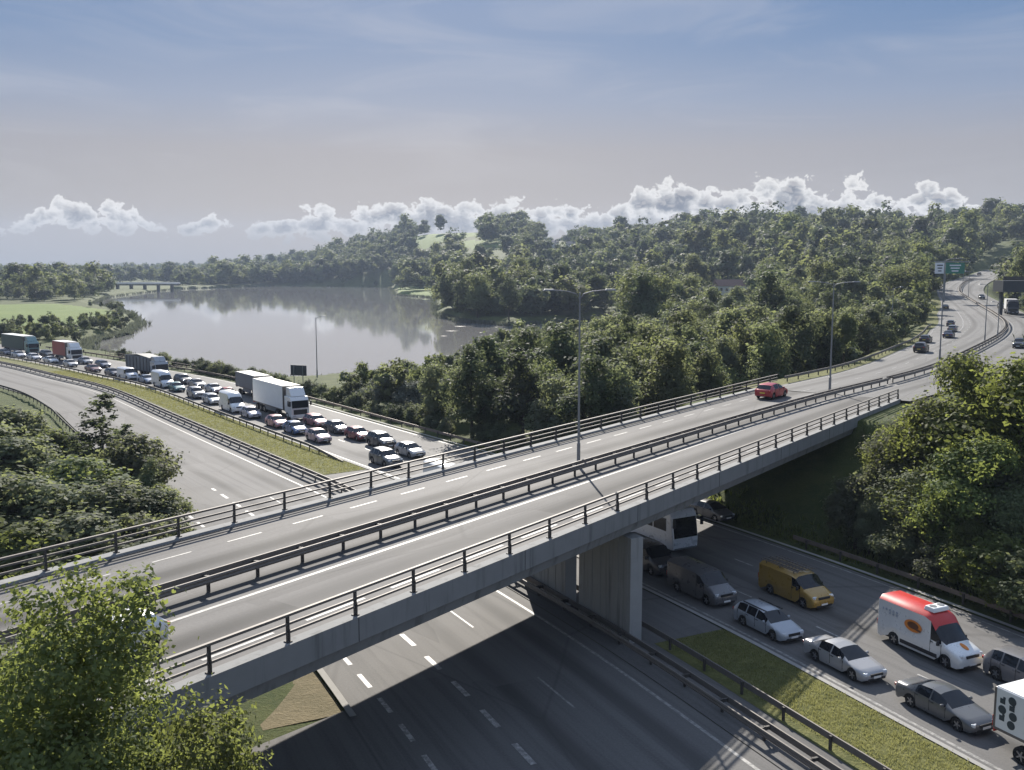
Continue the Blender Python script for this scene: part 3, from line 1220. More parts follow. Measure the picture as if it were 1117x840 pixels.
# ------------------------------------------------------------------ lamp posts, signs, houses
def lamp_post(loc, h, arms, label, rz=0.0, reach=2.6, thick=1.0, group=None):
    root = empty('street_lamp', loc, rz)
    tag(root, label, 'street lamp', group)
    p = MB()
    p.tube([(0, 0, 0), (0, 0, 1.6), (0, 0, 1.62), (0, 0, h)], [.15 * thick, .14 * thick, .105 * thick, .06 * thick], 10)
    p.build('pole', 'lamp_grey', root, 40)
    for sd in arms:
        a = MB()
        a.tube([(0, 0, h - .5), (sd * .25, 0, h - .1), (sd * reach * .5, 0, h + .08), (sd * reach, 0, h + .16)], [.05 * thick, .045 * thick, .04 * thick, .035 * thick], 8)
        arm = a.build('arm', 'lamp_grey', root, 40)
        b = MB()
        b.box((sd * (reach + .38), 0, h + .17), (.85, .30, .13), taper=.75)
        b.build('lantern', 'lamp_grey', arm, bevel=.03)
    return root


def lamp_at(px, py, pytop, z, arms, label, rz, reach=2.6, thick=1.0, group=None):
    b = at(px, py, z)
    # height from the photograph's vertical
    lo, hi = 2.0, 30.0
    for _ in range(40):
        mid = (lo + hi) / 2
        if proj(b.x, b.y, z + mid)[1] > pytop: lo = mid
        else: hi = mid
    return lamp_post(b, lo, arms, label, rz, reach, thick, group)


lamp_at(631, 508, 319, 8.35, (-1, 1), 'tall twin arm lamp post rising from the middle of the flyover', R_(8), 1.75, .85)
lamp_at(905, 427, 309, 8.35, (-1, 1), 'twin arm lamp post behind the red hatchback where the flyover ends', R_(-30), 2.0)
lamp_at(1025, 392, 283, 8.3, (1,), 'lamp post on the climbing road, in line with the green gantry sign', R_(-30), 1.6)
lamp_at(346, 412, 346, 0, (1,), 'single arm lamp post standing at the lake shore behind the lorry', R_(15), 1.3)
for px, py, pt, zz, lab in ((1074, 374, 311, 8.3, 'slim lamp post beside the tight bend of the central barrier'),
                            (1088, 369, 330, 8.4, 'short slim lamp post just past the tight bend'),
                            (1056, 326, 296, 11, 'small far lamp post where the road straightens uphill'),
                            (1050, 316, 290, 13, 'smallest lamp post at the top of the climb')):
    lamp_at(px, py, pt, zz, (-1,), lab, R_(20), 1.3, .9)
lamp_at(972, 366, 314, 8.2, (1,), 'grey lamp post beside the round bushes left of the climb', R_(10), 1.5)


def sign_board(px, py, z, w, h, zc, cols, label, name='road_sign', rz=0.0, back=False, legs=2):
    """sign panels on posts; cols = list of (fraction of the width, material)"""
    b = at(px, py, z)
    b.z = tz(b.x, b.y) if z is None else z
    root = empty(name, b, rz)
    tag(root, label, 'road sign')
    lo = MB()
    for k in range(legs):
        x = (k - (legs - 1) / 2) * w * .55
        m = MB()
        m.tube([(x, .08, 0), (x, .08, zc + h * .4)], [.08, .08], 8)
        m.build('post', 'lamp_grey', root, 40)
    x = -w / 2
    for f, mat in cols:
        m = MB()
        m.box((x + f * w / 2, -.03, zc), (f * w - .06, .06, h))
        pn = m.build('panel', 'slate_panel' if back else mat, root)
        if not back:
            t = MB()
            for r in range(3):
                t.box((x + f * w * .5, -.066, zc + h * (.26 - .26 * r)), (f * w * (.62 - .14 * r), .008, h * .09))
            t.build('lettering', 'dark_mark' if mat == 'sign_white' else 'sign_white', pn)
        x += f * w
    return root


sign_board(966, 372, 8.0, 2.1, 2.6, 2.3, [(.35, 'sign_white'), (.65, 'sign_green')], 'white and green direction sign on the verge left of the climb', rz=R_(-12))
sign_board(326, 418, -.2, 3.6, 2.0, 2.5, [(1, 'slate_panel')], 'dark back of a direction sign by the lake, left of the lamp post', rz=R_(160), back=True)


def gantry():
    # a cantilever gantry over the far end of the left carriageway
    yg = 330.0
    s = float(UP.s[np.argmin(abs(UP.p[:, 1] - yg))])
    def wx(px): return (px - CX) / F * yg
    zc = HC - (292.5 - 292) / F * yg
    base = Vector((wx(1028), yg, 10.0))
    root = empty('sign_gantry', base)
    tag(root, 'overhead gantry with one white and one green direction panel', 'sign gantry')
    m = MB()
    m.tube([(0, 0, -1.5), (0, 0, zc + 2.6 - base.z)], [.28, .2], 10)
    m.build('column', 'lamp_grey', root, 40)
    m = MB()
    m.bar((-4, 0, zc + 2.2 - base.z), (8.5, 0, zc + 2.2 - base.z), .3, .35)
    m.bar((-4, 0, zc - 1.2 - base.z), (8.5, 0, zc - 1.2 - base.z), .25, .25)
    m.build('boom', 'lamp_grey', root)
    for a, b, mat in ((1016, 1026.5, 'sign_white'), (1027.5, 1048, 'sign_green')):
        x0, x1 = wx(a) - base.x, wx(b) - base.x
        m = MB()
        m.box(((x0 + x1) / 2, -.4, zc - base.z), (x1 - x0, .1, 3.7))
        pn = m.build('panel', mat, root)
        t = MB()
        for r in range(3):
            t.box(((x0 + x1) / 2, -.456, zc - base.z + .95 - .95 * r), ((x1 - x0) * (.6 - .12 * r), .012, .4))
        t.build('lettering', 'dark_mark' if mat == 'sign_white' else 'sign_white', pn)


gantry()


def overbridge():
    # dark footbridge-like overpass entering from the side at the bend
    y = 262.0
    def wx(px): return (px - CX) / F * y
    def wz(py): return HC - (py - 292) / F * y
    base = Vector((wx(1130), y, tz(wx(1130), y)))
    root = empty('overpass', base, R_(-6))
    tag(root, 'dark overpass reaching in over the right hand carriageway at the bend', 'bridge')
    m = MB()
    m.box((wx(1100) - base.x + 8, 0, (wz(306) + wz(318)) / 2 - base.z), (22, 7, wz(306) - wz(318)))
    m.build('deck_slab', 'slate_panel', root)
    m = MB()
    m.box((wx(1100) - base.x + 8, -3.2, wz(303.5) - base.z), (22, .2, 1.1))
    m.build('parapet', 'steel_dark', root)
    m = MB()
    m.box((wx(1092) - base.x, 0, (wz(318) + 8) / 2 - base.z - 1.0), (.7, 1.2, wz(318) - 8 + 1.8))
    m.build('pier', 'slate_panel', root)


overbridge()


HOUSES = []


def house(px, Y, w, d, h, roof, label, py=None, name='house', rz=0.0, gable=True, windows=4):
    if py is not None:                                # stand where the slope itself passes this row
        ys = np.arange(360, 1900, 10.0)
        zs = terrain((px - CX) / F * ys, ys) + h * .6
        rows = proj((px - CX) / F * ys, ys, zs)[1]
        Y = float(ys[np.argmin(abs(rows - py) + 1e-4 * abs(ys - Y))])
    x = (px - CX) / F * Y
    z = tz(x, Y)
    HOUSES.append((x, Y, w))
    root = empty(name, (x, Y, z), rz)
    tag(root, label, 'house' if name == 'house' else 'building')
    m = MB()
    m.box((0, 0, h / 2 - 1), (w, d, h + 2))
    m.build('wall', 'house_wall', root)
    m = MB()
    rh = d * .32 if gable else .5
    o = .4
    if gable:
        m.add([(-w / 2 - o, -d / 2 - o, h), (w / 2 + o, -d / 2 - o, h), (w / 2 + o, d / 2 + o, h), (-w / 2 - o, d / 2 + o, h), (-w / 2 - o, 0, h + rh), (w / 2 + o, 0, h + rh)],
              [(0, 1, 5, 4), (2, 3, 4, 5), (0, 4, 3), (1, 2, 5), (0, 3, 2, 1)])
    else:
        m.box((0, 0, h + .3), (w + .6, d + .6, .5))
    rf = m.build('roof', roof, root)
    if gable:
        c = MB()
        c.box((w * .3, 0, h + rh + .2), (.8, .8, 1.6))
        c.build('chimney', 'roof_tile', rf)
    for k in range(windows):
        v = MB()
        xx = -w / 2 + w * (k + .5) / windows
        v.box((xx, -d / 2 - .02, h * .62), (w / windows * .45, .08, h * .3))
        v.build('window', 'glass_dark', root)


for i, (px, Y, w, d, h, rf, lab, py) in enumerate([
        (601, 900, 16, 9, 5.5, 'roof_slate', 'white house half hidden in trees below the ridge, leftmost on the slope', 267),
        (622, 880, 11, 8, 5.5, 'roof_slate', 'small white house just right of the leftmost white house on the slope', 268),
        (690, 1000, 14, 9, 5.5, 'roof_slate', 'low white house among trees in the middle of the slope', 263),
        (721, 1100, 13, 9, 6, 'roof_slate', 'bright white gabled house high on the slope near the tall conifer', 257),
        (773, 1050, 20, 9, 5.5, 'roof_slate', 'long pale house under the ridge right of the conifer', 255),
        (812, 1000, 15, 9, 6, 'roof_slate', 'blue grey roofed house among trees near the ridge', 258),
        (576, 760, 10, 8, 5, 'roof_tile', 'small pale house low on the slope above the far water', 284),
        (1013, 760, 19, 9, 4, 'roof_slate', 'long low house with dark roof near the top of the wooded hill', 244)]):
    house(px, Y, w, d, h, rf, lab, py, rz=R_((i * 37) % 30 - 15))
house(800, 420, 24, 12, 5, 'roof_tile', 'long building with brown tiled roof set among the trees', 316, 'building', R_(8), True, 7)
house(325, 1330, 60, 14, 6, 'roof_slate', 'long white flat roofed building beyond the lake', 291, 'building', R_(3), False, 12)
house(30, 1250, 26, 12, 6, 'roof_slate', 'pale building among the trees left of the lake', 305, 'building', R_(5), False, 5)


def viaduct():
    y = 1010.0
    def wx(px): return (px - CX) / F * y
    base = Vector((wx(160), y, -3))
    root = empty('railway_bridge', base, R_(2))
    tag(root, 'low pale bridge across the far left arm of the lake', 'bridge')
    m = MB()
    m.box((0, 0, 9.0), (72, 5, 1.6))
    m.build('deck_slab', 'white_panel', root)
    m = MB()
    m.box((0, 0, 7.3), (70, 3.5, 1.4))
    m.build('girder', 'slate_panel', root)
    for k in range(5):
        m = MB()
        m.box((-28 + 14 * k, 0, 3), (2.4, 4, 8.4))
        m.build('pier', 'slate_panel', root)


viaduct()


# ------------------------------------------------------------------ vehicles
def pl(pts, x):
    return float(np.interp(x, [p[0] for p in pts], [p[1] for p in pts]))


CARS = {
    'hatchback': dict(L=4.15, hw=.88, wb=(.82, 3.38), r=.31, cowl=1.05, wt=1.85, rt=3.62, rb=4.02, side=[(1.32, 2.25), (2.33, 3.2)],
                      top=[(0, .60), (.12, .70), (.35, .80), (1.05, .96), (1.85, 1.39), (2.3, 1.46), (3.2, 1.43), (3.62, 1.34), (4.02, .98), (4.15, .90)],
                      belt=[(0, .55), (.35, .70), (1.05, .90), (3.6, .98), (4.15, .86)]),
    'estate': dict(L=4.65, hw=.90, wb=(.92, 3.60), r=.32, cowl=1.18, wt=2.0, rt=4.2, rb=4.52, side=[(1.5, 2.42), (2.5, 3.3), (3.38, 4.12)],
                   top=[(0, .58), (.12, .68), (.35, .79), (1.18, .96), (2.0, 1.38), (2.5, 1.46), (3.8, 1.44), (4.2, 1.36), (4.52, 1.0), (4.65, .92)],
                   belt=[(0, .55), (.35, .70), (1.18, .90), (4.1, .97), (4.65, .88)]),
    'saloon': dict(L=4.8, hw=.91, wb=(.92, 3.74), r=.325, cowl=1.30, wt=2.1, rt=3.25, rb=4.05, side=[(1.62, 2.5), (2.58, 3.45)],
                   top=[(0, .56), (.12, .66), (.4, .78), (1.30, .94), (2.1, 1.36), (2.6, 1.43), (3.25, 1.38), (4.05, 1.03), (4.6, 1.0), (4.8, .92)],
                   belt=[(0, .53), (.4, .68), (1.30, .88), (4.0, .97), (4.8, .86)]),
    'suv': dict(L=4.45, hw=.93, wb=(.88, 3.52), r=.36, cowl=1.12, wt=1.82, rt=3.95, rb=4.32, side=[(1.36, 2.28), (2.36, 3.2), (3.28, 3.85)],
                top=[(0, .72), (.10, .86), (.3, .98), (1.12, 1.12), (1.82, 1.58), (2.3, 1.68), (3.6, 1.66), (3.95, 1.58), (4.32, 1.14), (4.45, 1.05)],
                belt=[(0, .70), (.3, .86), (1.12, 1.05), (3.9, 1.13), (4.45, 1.0)]),
    'van': dict(L=5.2, hw=1.0, wb=(.95, 4.0), r=.34, cowl=.92, wt=1.62, rt=5.12, rb=5.19, side=[(1.22, 1.98)], roofw=.86, drop=.16,
                top=[(0, .74), (.08, .90), (.25, 1.02), (.92, 1.26), (1.62, 1.92), (2.1, 2.02), (5.12, 2.02), (5.2, 1.96)],
                belt=[(0, .70), (.25, .92), (.92, 1.16), (2.0, 1.22), (5.2, 1.22)]),
    'highvan': dict(L=5.95, hw=1.0, wb=(1.0, 4.66), r=.36, cowl=1.0, wt=1.72, rt=5.88, rb=5.94, side=[(1.30, 2.05)], roofw=.86, drop=.24,
                    top=[(0, .78), (.08, .96), (.25, 1.08), (1.0, 1.34), (1.72, 2.12), (2.05, 2.55), (2.5, 2.70), (5.85, 2.70), (5.95, 2.60)],
                    belt=[(0, .74), (.25, .96), (1.0, 1.20), (2.0, 1.28), (5.95, 1.28)]),
}


def loft_car(kind, roof_mat=None):
    """the parts of one kind of car as shared meshes; forward is +x, origin under its middle"""
    c = CARS[kind]
    L, hw, r = c['L'], c['hw'], c['r']
    ra = r + .055
    xs = {0, .04, .12, .25, .45, c['cowl'], c['wt'], (c['cowl'] + c['wt']) / 2, c['rt'], c['rb'], L - .3, L - .12, L - .04, L}
    for w in c['wb']:
        for k in (-1, -.97, -.80, -.45, 0, .45, .80, .97, 1): xs.add(w + ra * k)
    for a, b in c['side']: xs |= {a, b}
    for p in c['top']: xs.add(p[0])
    xs = sorted(x for x in xs if -1e-6 <= x <= L + 1e-6)
    q = [xs[0]]
    for x in xs[1:]:
        if x - q[-1] > .018: q.append(x)
        elif x == L: q[-1] = x
    xs = q
    keyx = {c['cowl'], c['wt'], c['rt'], c['rb']}
    van = 'roofw' in c
    rings = []
    for x in xs:
        e = min(x, L - x)
        plan = pl([(0, .74 if not van else .84), (.04, .83 if not van else .9), (.12, .91 if not van else .95), (.25, .965), (.5, 1), (1, 1)], e if x < L / 2 else e * (1.8 if not van else 6))
        w = hw * plan
        top, belt = pl(c['top'], x), pl(c['belt'], x)
        zb = .20 + .12 * max(0, 1 - e / .25)
        for wc in c['wb']:
            if abs(x - wc) < ra - 1e-4:
                zb = max(zb, r + math.sqrt(max(0, ra * ra - (x - wc) ** 2)))
        belt = max(belt, zb + .10)
        top = max(top, belt + .02)
        g = top - belt
        k = min(1, max(0, (g - .05) / .42))
        rw = c.get('roofw', .70)
        y4 = w * ((1 - k) * .86 + k * rw)
        drop = c.get('drop', .05) * k
        r4 = (y4 if not van else w * ((1 - k) * .86 + k * .955), top - .012 - drop)
        r5 = (y4 * (.60 if not van else .82), top - .004 - (.02 * k if van else .005))
        rings.append([(w * .955, zb), (w * .995, zb + (belt - zb) * .36), (w, zb + (belt - zb) * .72), (w * .955, belt), r4, r5, (0, top)])
    n = 7
    V = []
    for x, rg in zip(xs, rings):
        for y, z in rg: V.append((L / 2 - x, y, z))
        for y, z in reversed(rg[:-1]): V.append((L / 2 - x, -y, z))
    m = 2 * n - 1
    parts = {'body': [], 'windscreen': [], 'rear_window': [], 'roof': []}
    for i in range(len(xs) - 1):
        a, b = xs[i], xs[i + 1]
        mid = (a + b) / 2
        for k in range(m - 1):
            row = k if k < n - 1 else m - 2 - k          # 0..5 from sill to roof
            f = (i * m + k, i * m + k + 1, (i + 1) * m + k + 1, (i + 1) * m + k)
            dst = 'body'
            if row in (4, 5) and c['cowl'] < mid < c['wt']: dst = 'windscreen'
            elif row in (4, 5) and c['rt'] < mid < c['rb'] and not van: dst = 'rear_window'
            elif row == 3 and any(p < mid < q2 for p, q2 in c['side']):
                dst = ('side_window', [p < mid < q2 for p, q2 in c['side']].index(True), k < n - 1)
            elif row in (4, 5) and roof_mat and mid > c['wt']: dst = 'roof'
            parts.setdefault(dst, []).append(f)
    parts['body'].append(tuple(range(m)))
    parts['body'].append(tuple(reversed(range((len(xs) - 1) * m, len(xs) * m))))
    out = {}
    for nm, fs in parts.items():
        if not fs: continue
        used = sorted({i for f in fs for i in f})
        mp = {v: i for i, v in enumerate(used)}
        mb = MB()
        mb.add([V[i] for i in used], [tuple(mp[i] for i in f) for f in fs])
        mat = {'body': 'car_paint', 'roof': roof_mat}.get(nm, 'glass_dark')
        me = mb.mesh(nm if isinstance(nm, str) else nm[0], mat, 44, recalc=False)
        bm = bmesh.new()
        bm.from_mesh(me)
        bmesh.ops.recalc_face_normals(bm, faces=bm.faces)
        # open shells: make them face outwards
        cen_ = Vector((0, 0, .6))
        if sum((f.calc_center_median() - cen_).dot(f.normal) * f.calc_area() for f in bm.faces) < 0:
            bmesh.ops.reverse_faces(bm, faces=bm.faces)
        bm.to_mesh(me)
        bm.free()
        me.set_sharp_from_angle(angle=R_(44))
        out[nm] = me
    return c, out


def wheel_meshes(r, w=.21):
    t = MB()
    n = 24
    prof = [(r * .62, -w / 2), (r * .93, -w / 2), (r, -w * .36), (r, w * .36), (r * .93, w / 2), (r * .62, w / 2)]
    for k in range(n):
        a = 2 * math.pi * k / n
        t.v += [(q * math.cos(a), y, q * math.sin(a)) for q, y in prof]
    p = len(prof)
    for k in range(n):
        for j in range(p):
            a, b = k * p + j, k * p + (j + 1) % p
            a2, b2 = ((k + 1) % n) * p + j, ((k + 1) % n) * p + (j + 1) % p
            t.f.append((a, b, b2, a2))
            t.m.append(0)
    tm = t.mesh('wheel', 'tyre', 40)
    m = MB()
    m.disc_y((0, 0, 0), r * .63, w * .5, 20, 1)
    for k in range(5):
        a = 2 * math.pi * k / 5
        m.box((math.cos(a) * r * .32, 0, math.sin(a) * r * .32), (r * .62, w * .86, r * .17), 0, Matrix.Rotation(-a, 3, 'Y'))
    m.disc_y((0, 0, 0), r * .14, w * .9, 12, 0)
    m.tube([(0, -w * .43, 0), (0, w * .43, 0)], [r * .66, r * .66], 24, 0, False)
    return tm, m.mesh('rim', ['rim', 'trim_black'], 40)


WHEELS = {}


def add_wheel(root, x, y, r, w=.21):
    key = (round(r, 3), w)
    if key not in WHEELS: WHEELS[key] = wheel_meshes(r, w)
    o = link('wheel', WHEELS[key][0], root)
    o.location = (x, y, r)
    link('rim', WHEELS[key][1], o)
    return o


def make_car(kind, color, far=False, roof_mat=None, name=None):
    c, parts = loft_car(kind, roof_mat)
    L, hw = c['L'], c['hw']
    root = empty(name or {'van': 'panel_van', 'highvan': 'delivery_van', 'suv': 'parked_car'}.get(kind, 'car'))
    if root.name.startswith('parked'): root.name = 'car'
    for nm, me in parts.items():
        o = link(nm if isinstance(nm, str) else nm[0], me, root, color)
    X = lambda x: L / 2 - x
    for wx_ in c['wb']:
        for sd in (-1, 1):
            add_wheel(root, X(wx_), sd * (hw - .135), c['r'])
    u = MB()
    u.box((0, 0, .40), (L * .88, hw * 1.42, .36))
    for wx_ in c['wb']: u.box((X(wx_), 0, .5), (c['r'] * 2.3, hw * 1.40, .42))
    u.build('underbody', 'trim_black', root)
    van = kind in ('van', 'highvan')
    belt0 = pl(c['belt'], .3)
    for sd in (-1, 1):
        h = MB()
        h.box((X(.16), sd * hw * .70, belt0 - .06), (.22, .34, .15), rot=Matrix.Rotation(sd * R_(-27), 3, 'Z'), taper=.85)
        h.build('headlight', 'lamp_glass', root, bevel=.03)
        b = MB()
        zt = 1.0 if van else pl(c['belt'], L - .2) - .1
        b.box((X(L - (.0 if van else .07)), sd * hw * (.86 if van else .72), zt), (.07 if van else .16, .16 if van else .30, .34 if van else .15), rot=Matrix.Rotation(0 if van else sd * R_(18), 3, 'Z'))
        b.build('tail_light', 'tail_red', root, bevel=.02)
        w = MB()
        zm = pl(c['belt'], c['cowl']) + .08
        w.box((X(c['cowl'] + .42), sd * (hw + .08), zm), (.12, .2, .14 if not van else .28), taper=.8)
        w.build('wing_mirror', 'trim_black' if van else 'car_paint', root, bevel=.03, color=color)
        for a, b2 in c['side'][:2]:
            d = MB()
            d.box((X(b2 - .12), sd * hw * .995, pl(c['belt'], b2) - .10), (.18, .03, .035))
            d.build('door_handle', 'trim_black', root)
        for a in sorted({q for sp in c['side'] for q in sp})[::2] + [c['side'][-1][1]]:
            e = MB()
            zb_, zt_ = .36, pl(c['belt'], a) - .02
            e.box((X(a - .03), sd * hw * .988, (zb_ + zt_) / 2), (.022, .035, zt_ - zb_))
            e.build('door_seam', 'trim_black', root)
    g = MB()
    g.box((X(.01), 0, belt0 - .12), (.06, hw * .95, .15))
    g.build('grille', 'trim_black', root)
    g = MB()
    g.box((X(.02), 0, .30), (.08, hw * 1.35, .14))
    g.build('bumper', 'trim_black', root, bevel=.02)
    g = MB()
    g.box((X(-.045), 0, .42), (.02, .52, .11))
    g.build('number_plate', 'plate_white', root)
    g = MB()
    g.box((X(L + .012), 0, .62 if not van else .7), (.02, .52, .11))
    g.build('number_plate', 'plate_yellow', root)
    return root


PROTO = {}


def car(kind, color, px, py, label, path=None, lane=None, zc=.65, rz=None, z0=0.0, group=None, cat='car', toward=True, roof_mat=None, extra=None, scale=1.0):
    """place a vehicle whose body centre is seen at px,py; the lane keeps it in file"""
    path = path or LOW
    p = at(px, py, z0 + zc)
    s, o = path.project(p.x, p.y)
    s, o = float(s[0]), float(o[0])
    if lane is not None:
        o = lane
        s = along(path, lane, px, s, z0)
    q = path.pos(s, o)
    q.z = z0 if path is LOW else q.z
    head = path.heading(s) + (math.pi if toward else 0)
    if rz is not None: head += rz
    key = (kind, roof_mat, extra)
    if key not in PROTO:
        PROTO[key] = make_car(kind, color, roof_mat=roof_mat)
        if extra: EXTRA[extra](PROTO[key], CARS[kind])
        root = PROTO[key]
    else:
        root = clone(PROTO[key], color)
    root.location = (q.x, q.y, q.z + .01)
    root.rotation_euler = (0, 0, head)
    root.scale = (scale,) * 3
    for k in ('label', 'group', 'category'):
        if k in root: del root[k]
    tag(root, label, cat, group)
    PLACED.append((label, round(s, 1), round(o, 1)))
    return root


PLACED = []
EXTRA = {}


def along(path, lane, px, s_guess, z):
    """distance along a lane at which a vehicle is seen in column px"""
    best, bs = 1e9, s_guess
    for s in np.arange(s_guess - 45, s_guess + 45, .4):
        q = path.pos(s, lane)
        if q.y < 15: continue
        e = abs(proj(q.x, q.y, (z if path is LOW else q.z) + 1)[0] - px) + .02 * abs(s - s_guess)
        if e < best: best, bs = e, s
    return float(bs)


def kids(o):
    if o.name not in KIDMAP:
        KIDMAP[o.name] = [x for x in COL.objects if x.parent is o]
    return KIDMAP[o.name]


KIDMAP = {}


def clone(o, color=None, parent=None):
    c = o.copy()
    COL.objects.link(c)
    if parent is not None: c.parent = parent
    if color and o.data and any(m and m.name == 'car_paint' for m in o.data.materials): c.color = (*color, 1)
    for ch in kids(o): clone(ch, color, c)
    return c


def ladder_rack(root, c):
    L = c['L']
    m = MB()
    for x in (.9, -.4, -1.7):
        m.bar((x - .3, -.8, 2.14), (x - .3, .8, 2.14), .06, .05)
        for y in (-.78, .78): m.bar((x - .3, y, 2.0), (x - .3, y, 2.16), .05, .05)
    for y in (-.80, .80): m.bar((1.0, y, 2.18), (-2.5, y, 2.18), .05, .05)
    m.build('roof_rack', 'steel', root)
    for y0, z in ((-.45, 2.22), (.15, 2.22)):
        l = MB()
        for y in (y0 - .2, y0 + .2): l.bar((.9, y, z), (-2.45, y, z), .05, .08)
        for k in range(11): l.bar((.75 - .31 * k, y0 - .2, z), (.75 - .31 * k, y0 + .2, z), .04, .04)
        l.build('ladder', 'steel', root)


def cooling_unit(root, c):
    L = c['L']
    m = MB()
    m.box((L / 2 - 2.55, 0, 2.80), (.75, 1.25, .26), taper=.88)
    u = m.build('cooling_unit', 'white_panel', root, bevel=.05)
    for y in (-.3, .3):
        g = MB()
        g.disc_y((L / 2 - 2.55, y, 2.94), .2, .03, 16, axis='z')
        g.build('fan_grille', 'grey_panel', u)
    for sd in (-1, 1):
        e = MB()
        e.disc_y((L / 2 - 3.25, sd * 1.003, 1.62), .62, .02, 24, 0, .34)
        e = e.build('emblem', 'orange_mark', root)
        f = MB()
        f.disc_y((L / 2 - 3.25, sd * 1.006, 1.66), .40, .028, 20, 0, .20)
        f.box((L / 2 - 2.98, sd * 1.006, 1.50), (.55, .030, .12), rot=Matrix.Rotation(R_(8), 3, 'Y'))
        f.build('emblem_mark', 'brown_mark', e)
        g = MB()
        for r in range(2):
            xx = L / 2 - 4.45
            for k in range(9 - r * 3):
                g.box((xx - .13 * k + .1 * (k % 2), sd * .99, 1.98 - .17 * r), (.08, .03, .11))
        g.build('lettering', 'grey_mark', root)
        s = MB()
        s.box((L / 2 - 2.85, sd * .985, .46), (2.6, .05, .22))
        s.build('side_trim', 'trim_black', root)
    h = MB()
    h.disc_y((0, 0, 0), .30, .02, 20, 0, .15, axis='z')
    o = h.build('bonnet_emblem', 'orange_mark', root)
    o.location = (L / 2 - .58, .0, 1.215)
    o.rotation_euler = (0, R_(18), 0)


def roof_bars(root, c):
    m = MB()
    for sd in (-1, 1): m.bar((.6, sd * .60, 1.47), (-1.55, sd * .60, 1.47), .05, .06)
    m.build('roof_bars', 'trim_black', root)


EXTRA.update(ladder_rack=ladder_rack, cooling_unit=cooling_unit, roof_bars=roof_bars)

SILVER, WHITE, BLACK, GREY = (.36, .385, .42), (.74, .74, .72), (.018, .018, .02), (.12, .13, .14)
DGREY, RED, BLUE, TEAL, MAROON = (.06, .065, .075), (.42, .02, .025), (.03, .09, .24), (.03, .14, .16), (.17, .015, .025)
YEL, PINK, DBLUE = (.36, .215, .035), (.45, .25, .26), (.025, .035, .08)
A_, B_, C_ = 10.0, 14.8, 19.8

# near, under and beside the flyover
car('estate', SILVER, 838, 677, 'silver estate car with roof bars beside the yellow van', lane=None, extra='roof_bars')
car('saloon', (.34, .34, .345), 921, 716, 'pale silver saloon behind the dark grey saloon in the sunlit lane', lane=None)
car('saloon', (.10, .105, .11), 1030, 766, 'dark grey saloon following the white box truck', lane=None)
car('highvan', WHITE, 1014, 688, 'white delivery van with red roof, cooling unit and orange oval emblem', zc=1.3, roof_mat='red_panel', extra='cooling_unit', cat='van')
car('van', YEL, 868, 637, 'yellow van carrying ladders on its roof rack', zc=1.0, extra='ladder_rack', cat='van')
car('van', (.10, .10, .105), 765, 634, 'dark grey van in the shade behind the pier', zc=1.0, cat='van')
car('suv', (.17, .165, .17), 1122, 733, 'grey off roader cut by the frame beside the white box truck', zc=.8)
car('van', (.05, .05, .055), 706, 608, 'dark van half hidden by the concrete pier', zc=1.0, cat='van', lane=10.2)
car('hatchback', (.10, .10, .105), 777, 556, 'pale hatchback beyond the coach, its paint darkened for the shade', zc=.7)  # a pale car; the shade on it is put into its paint
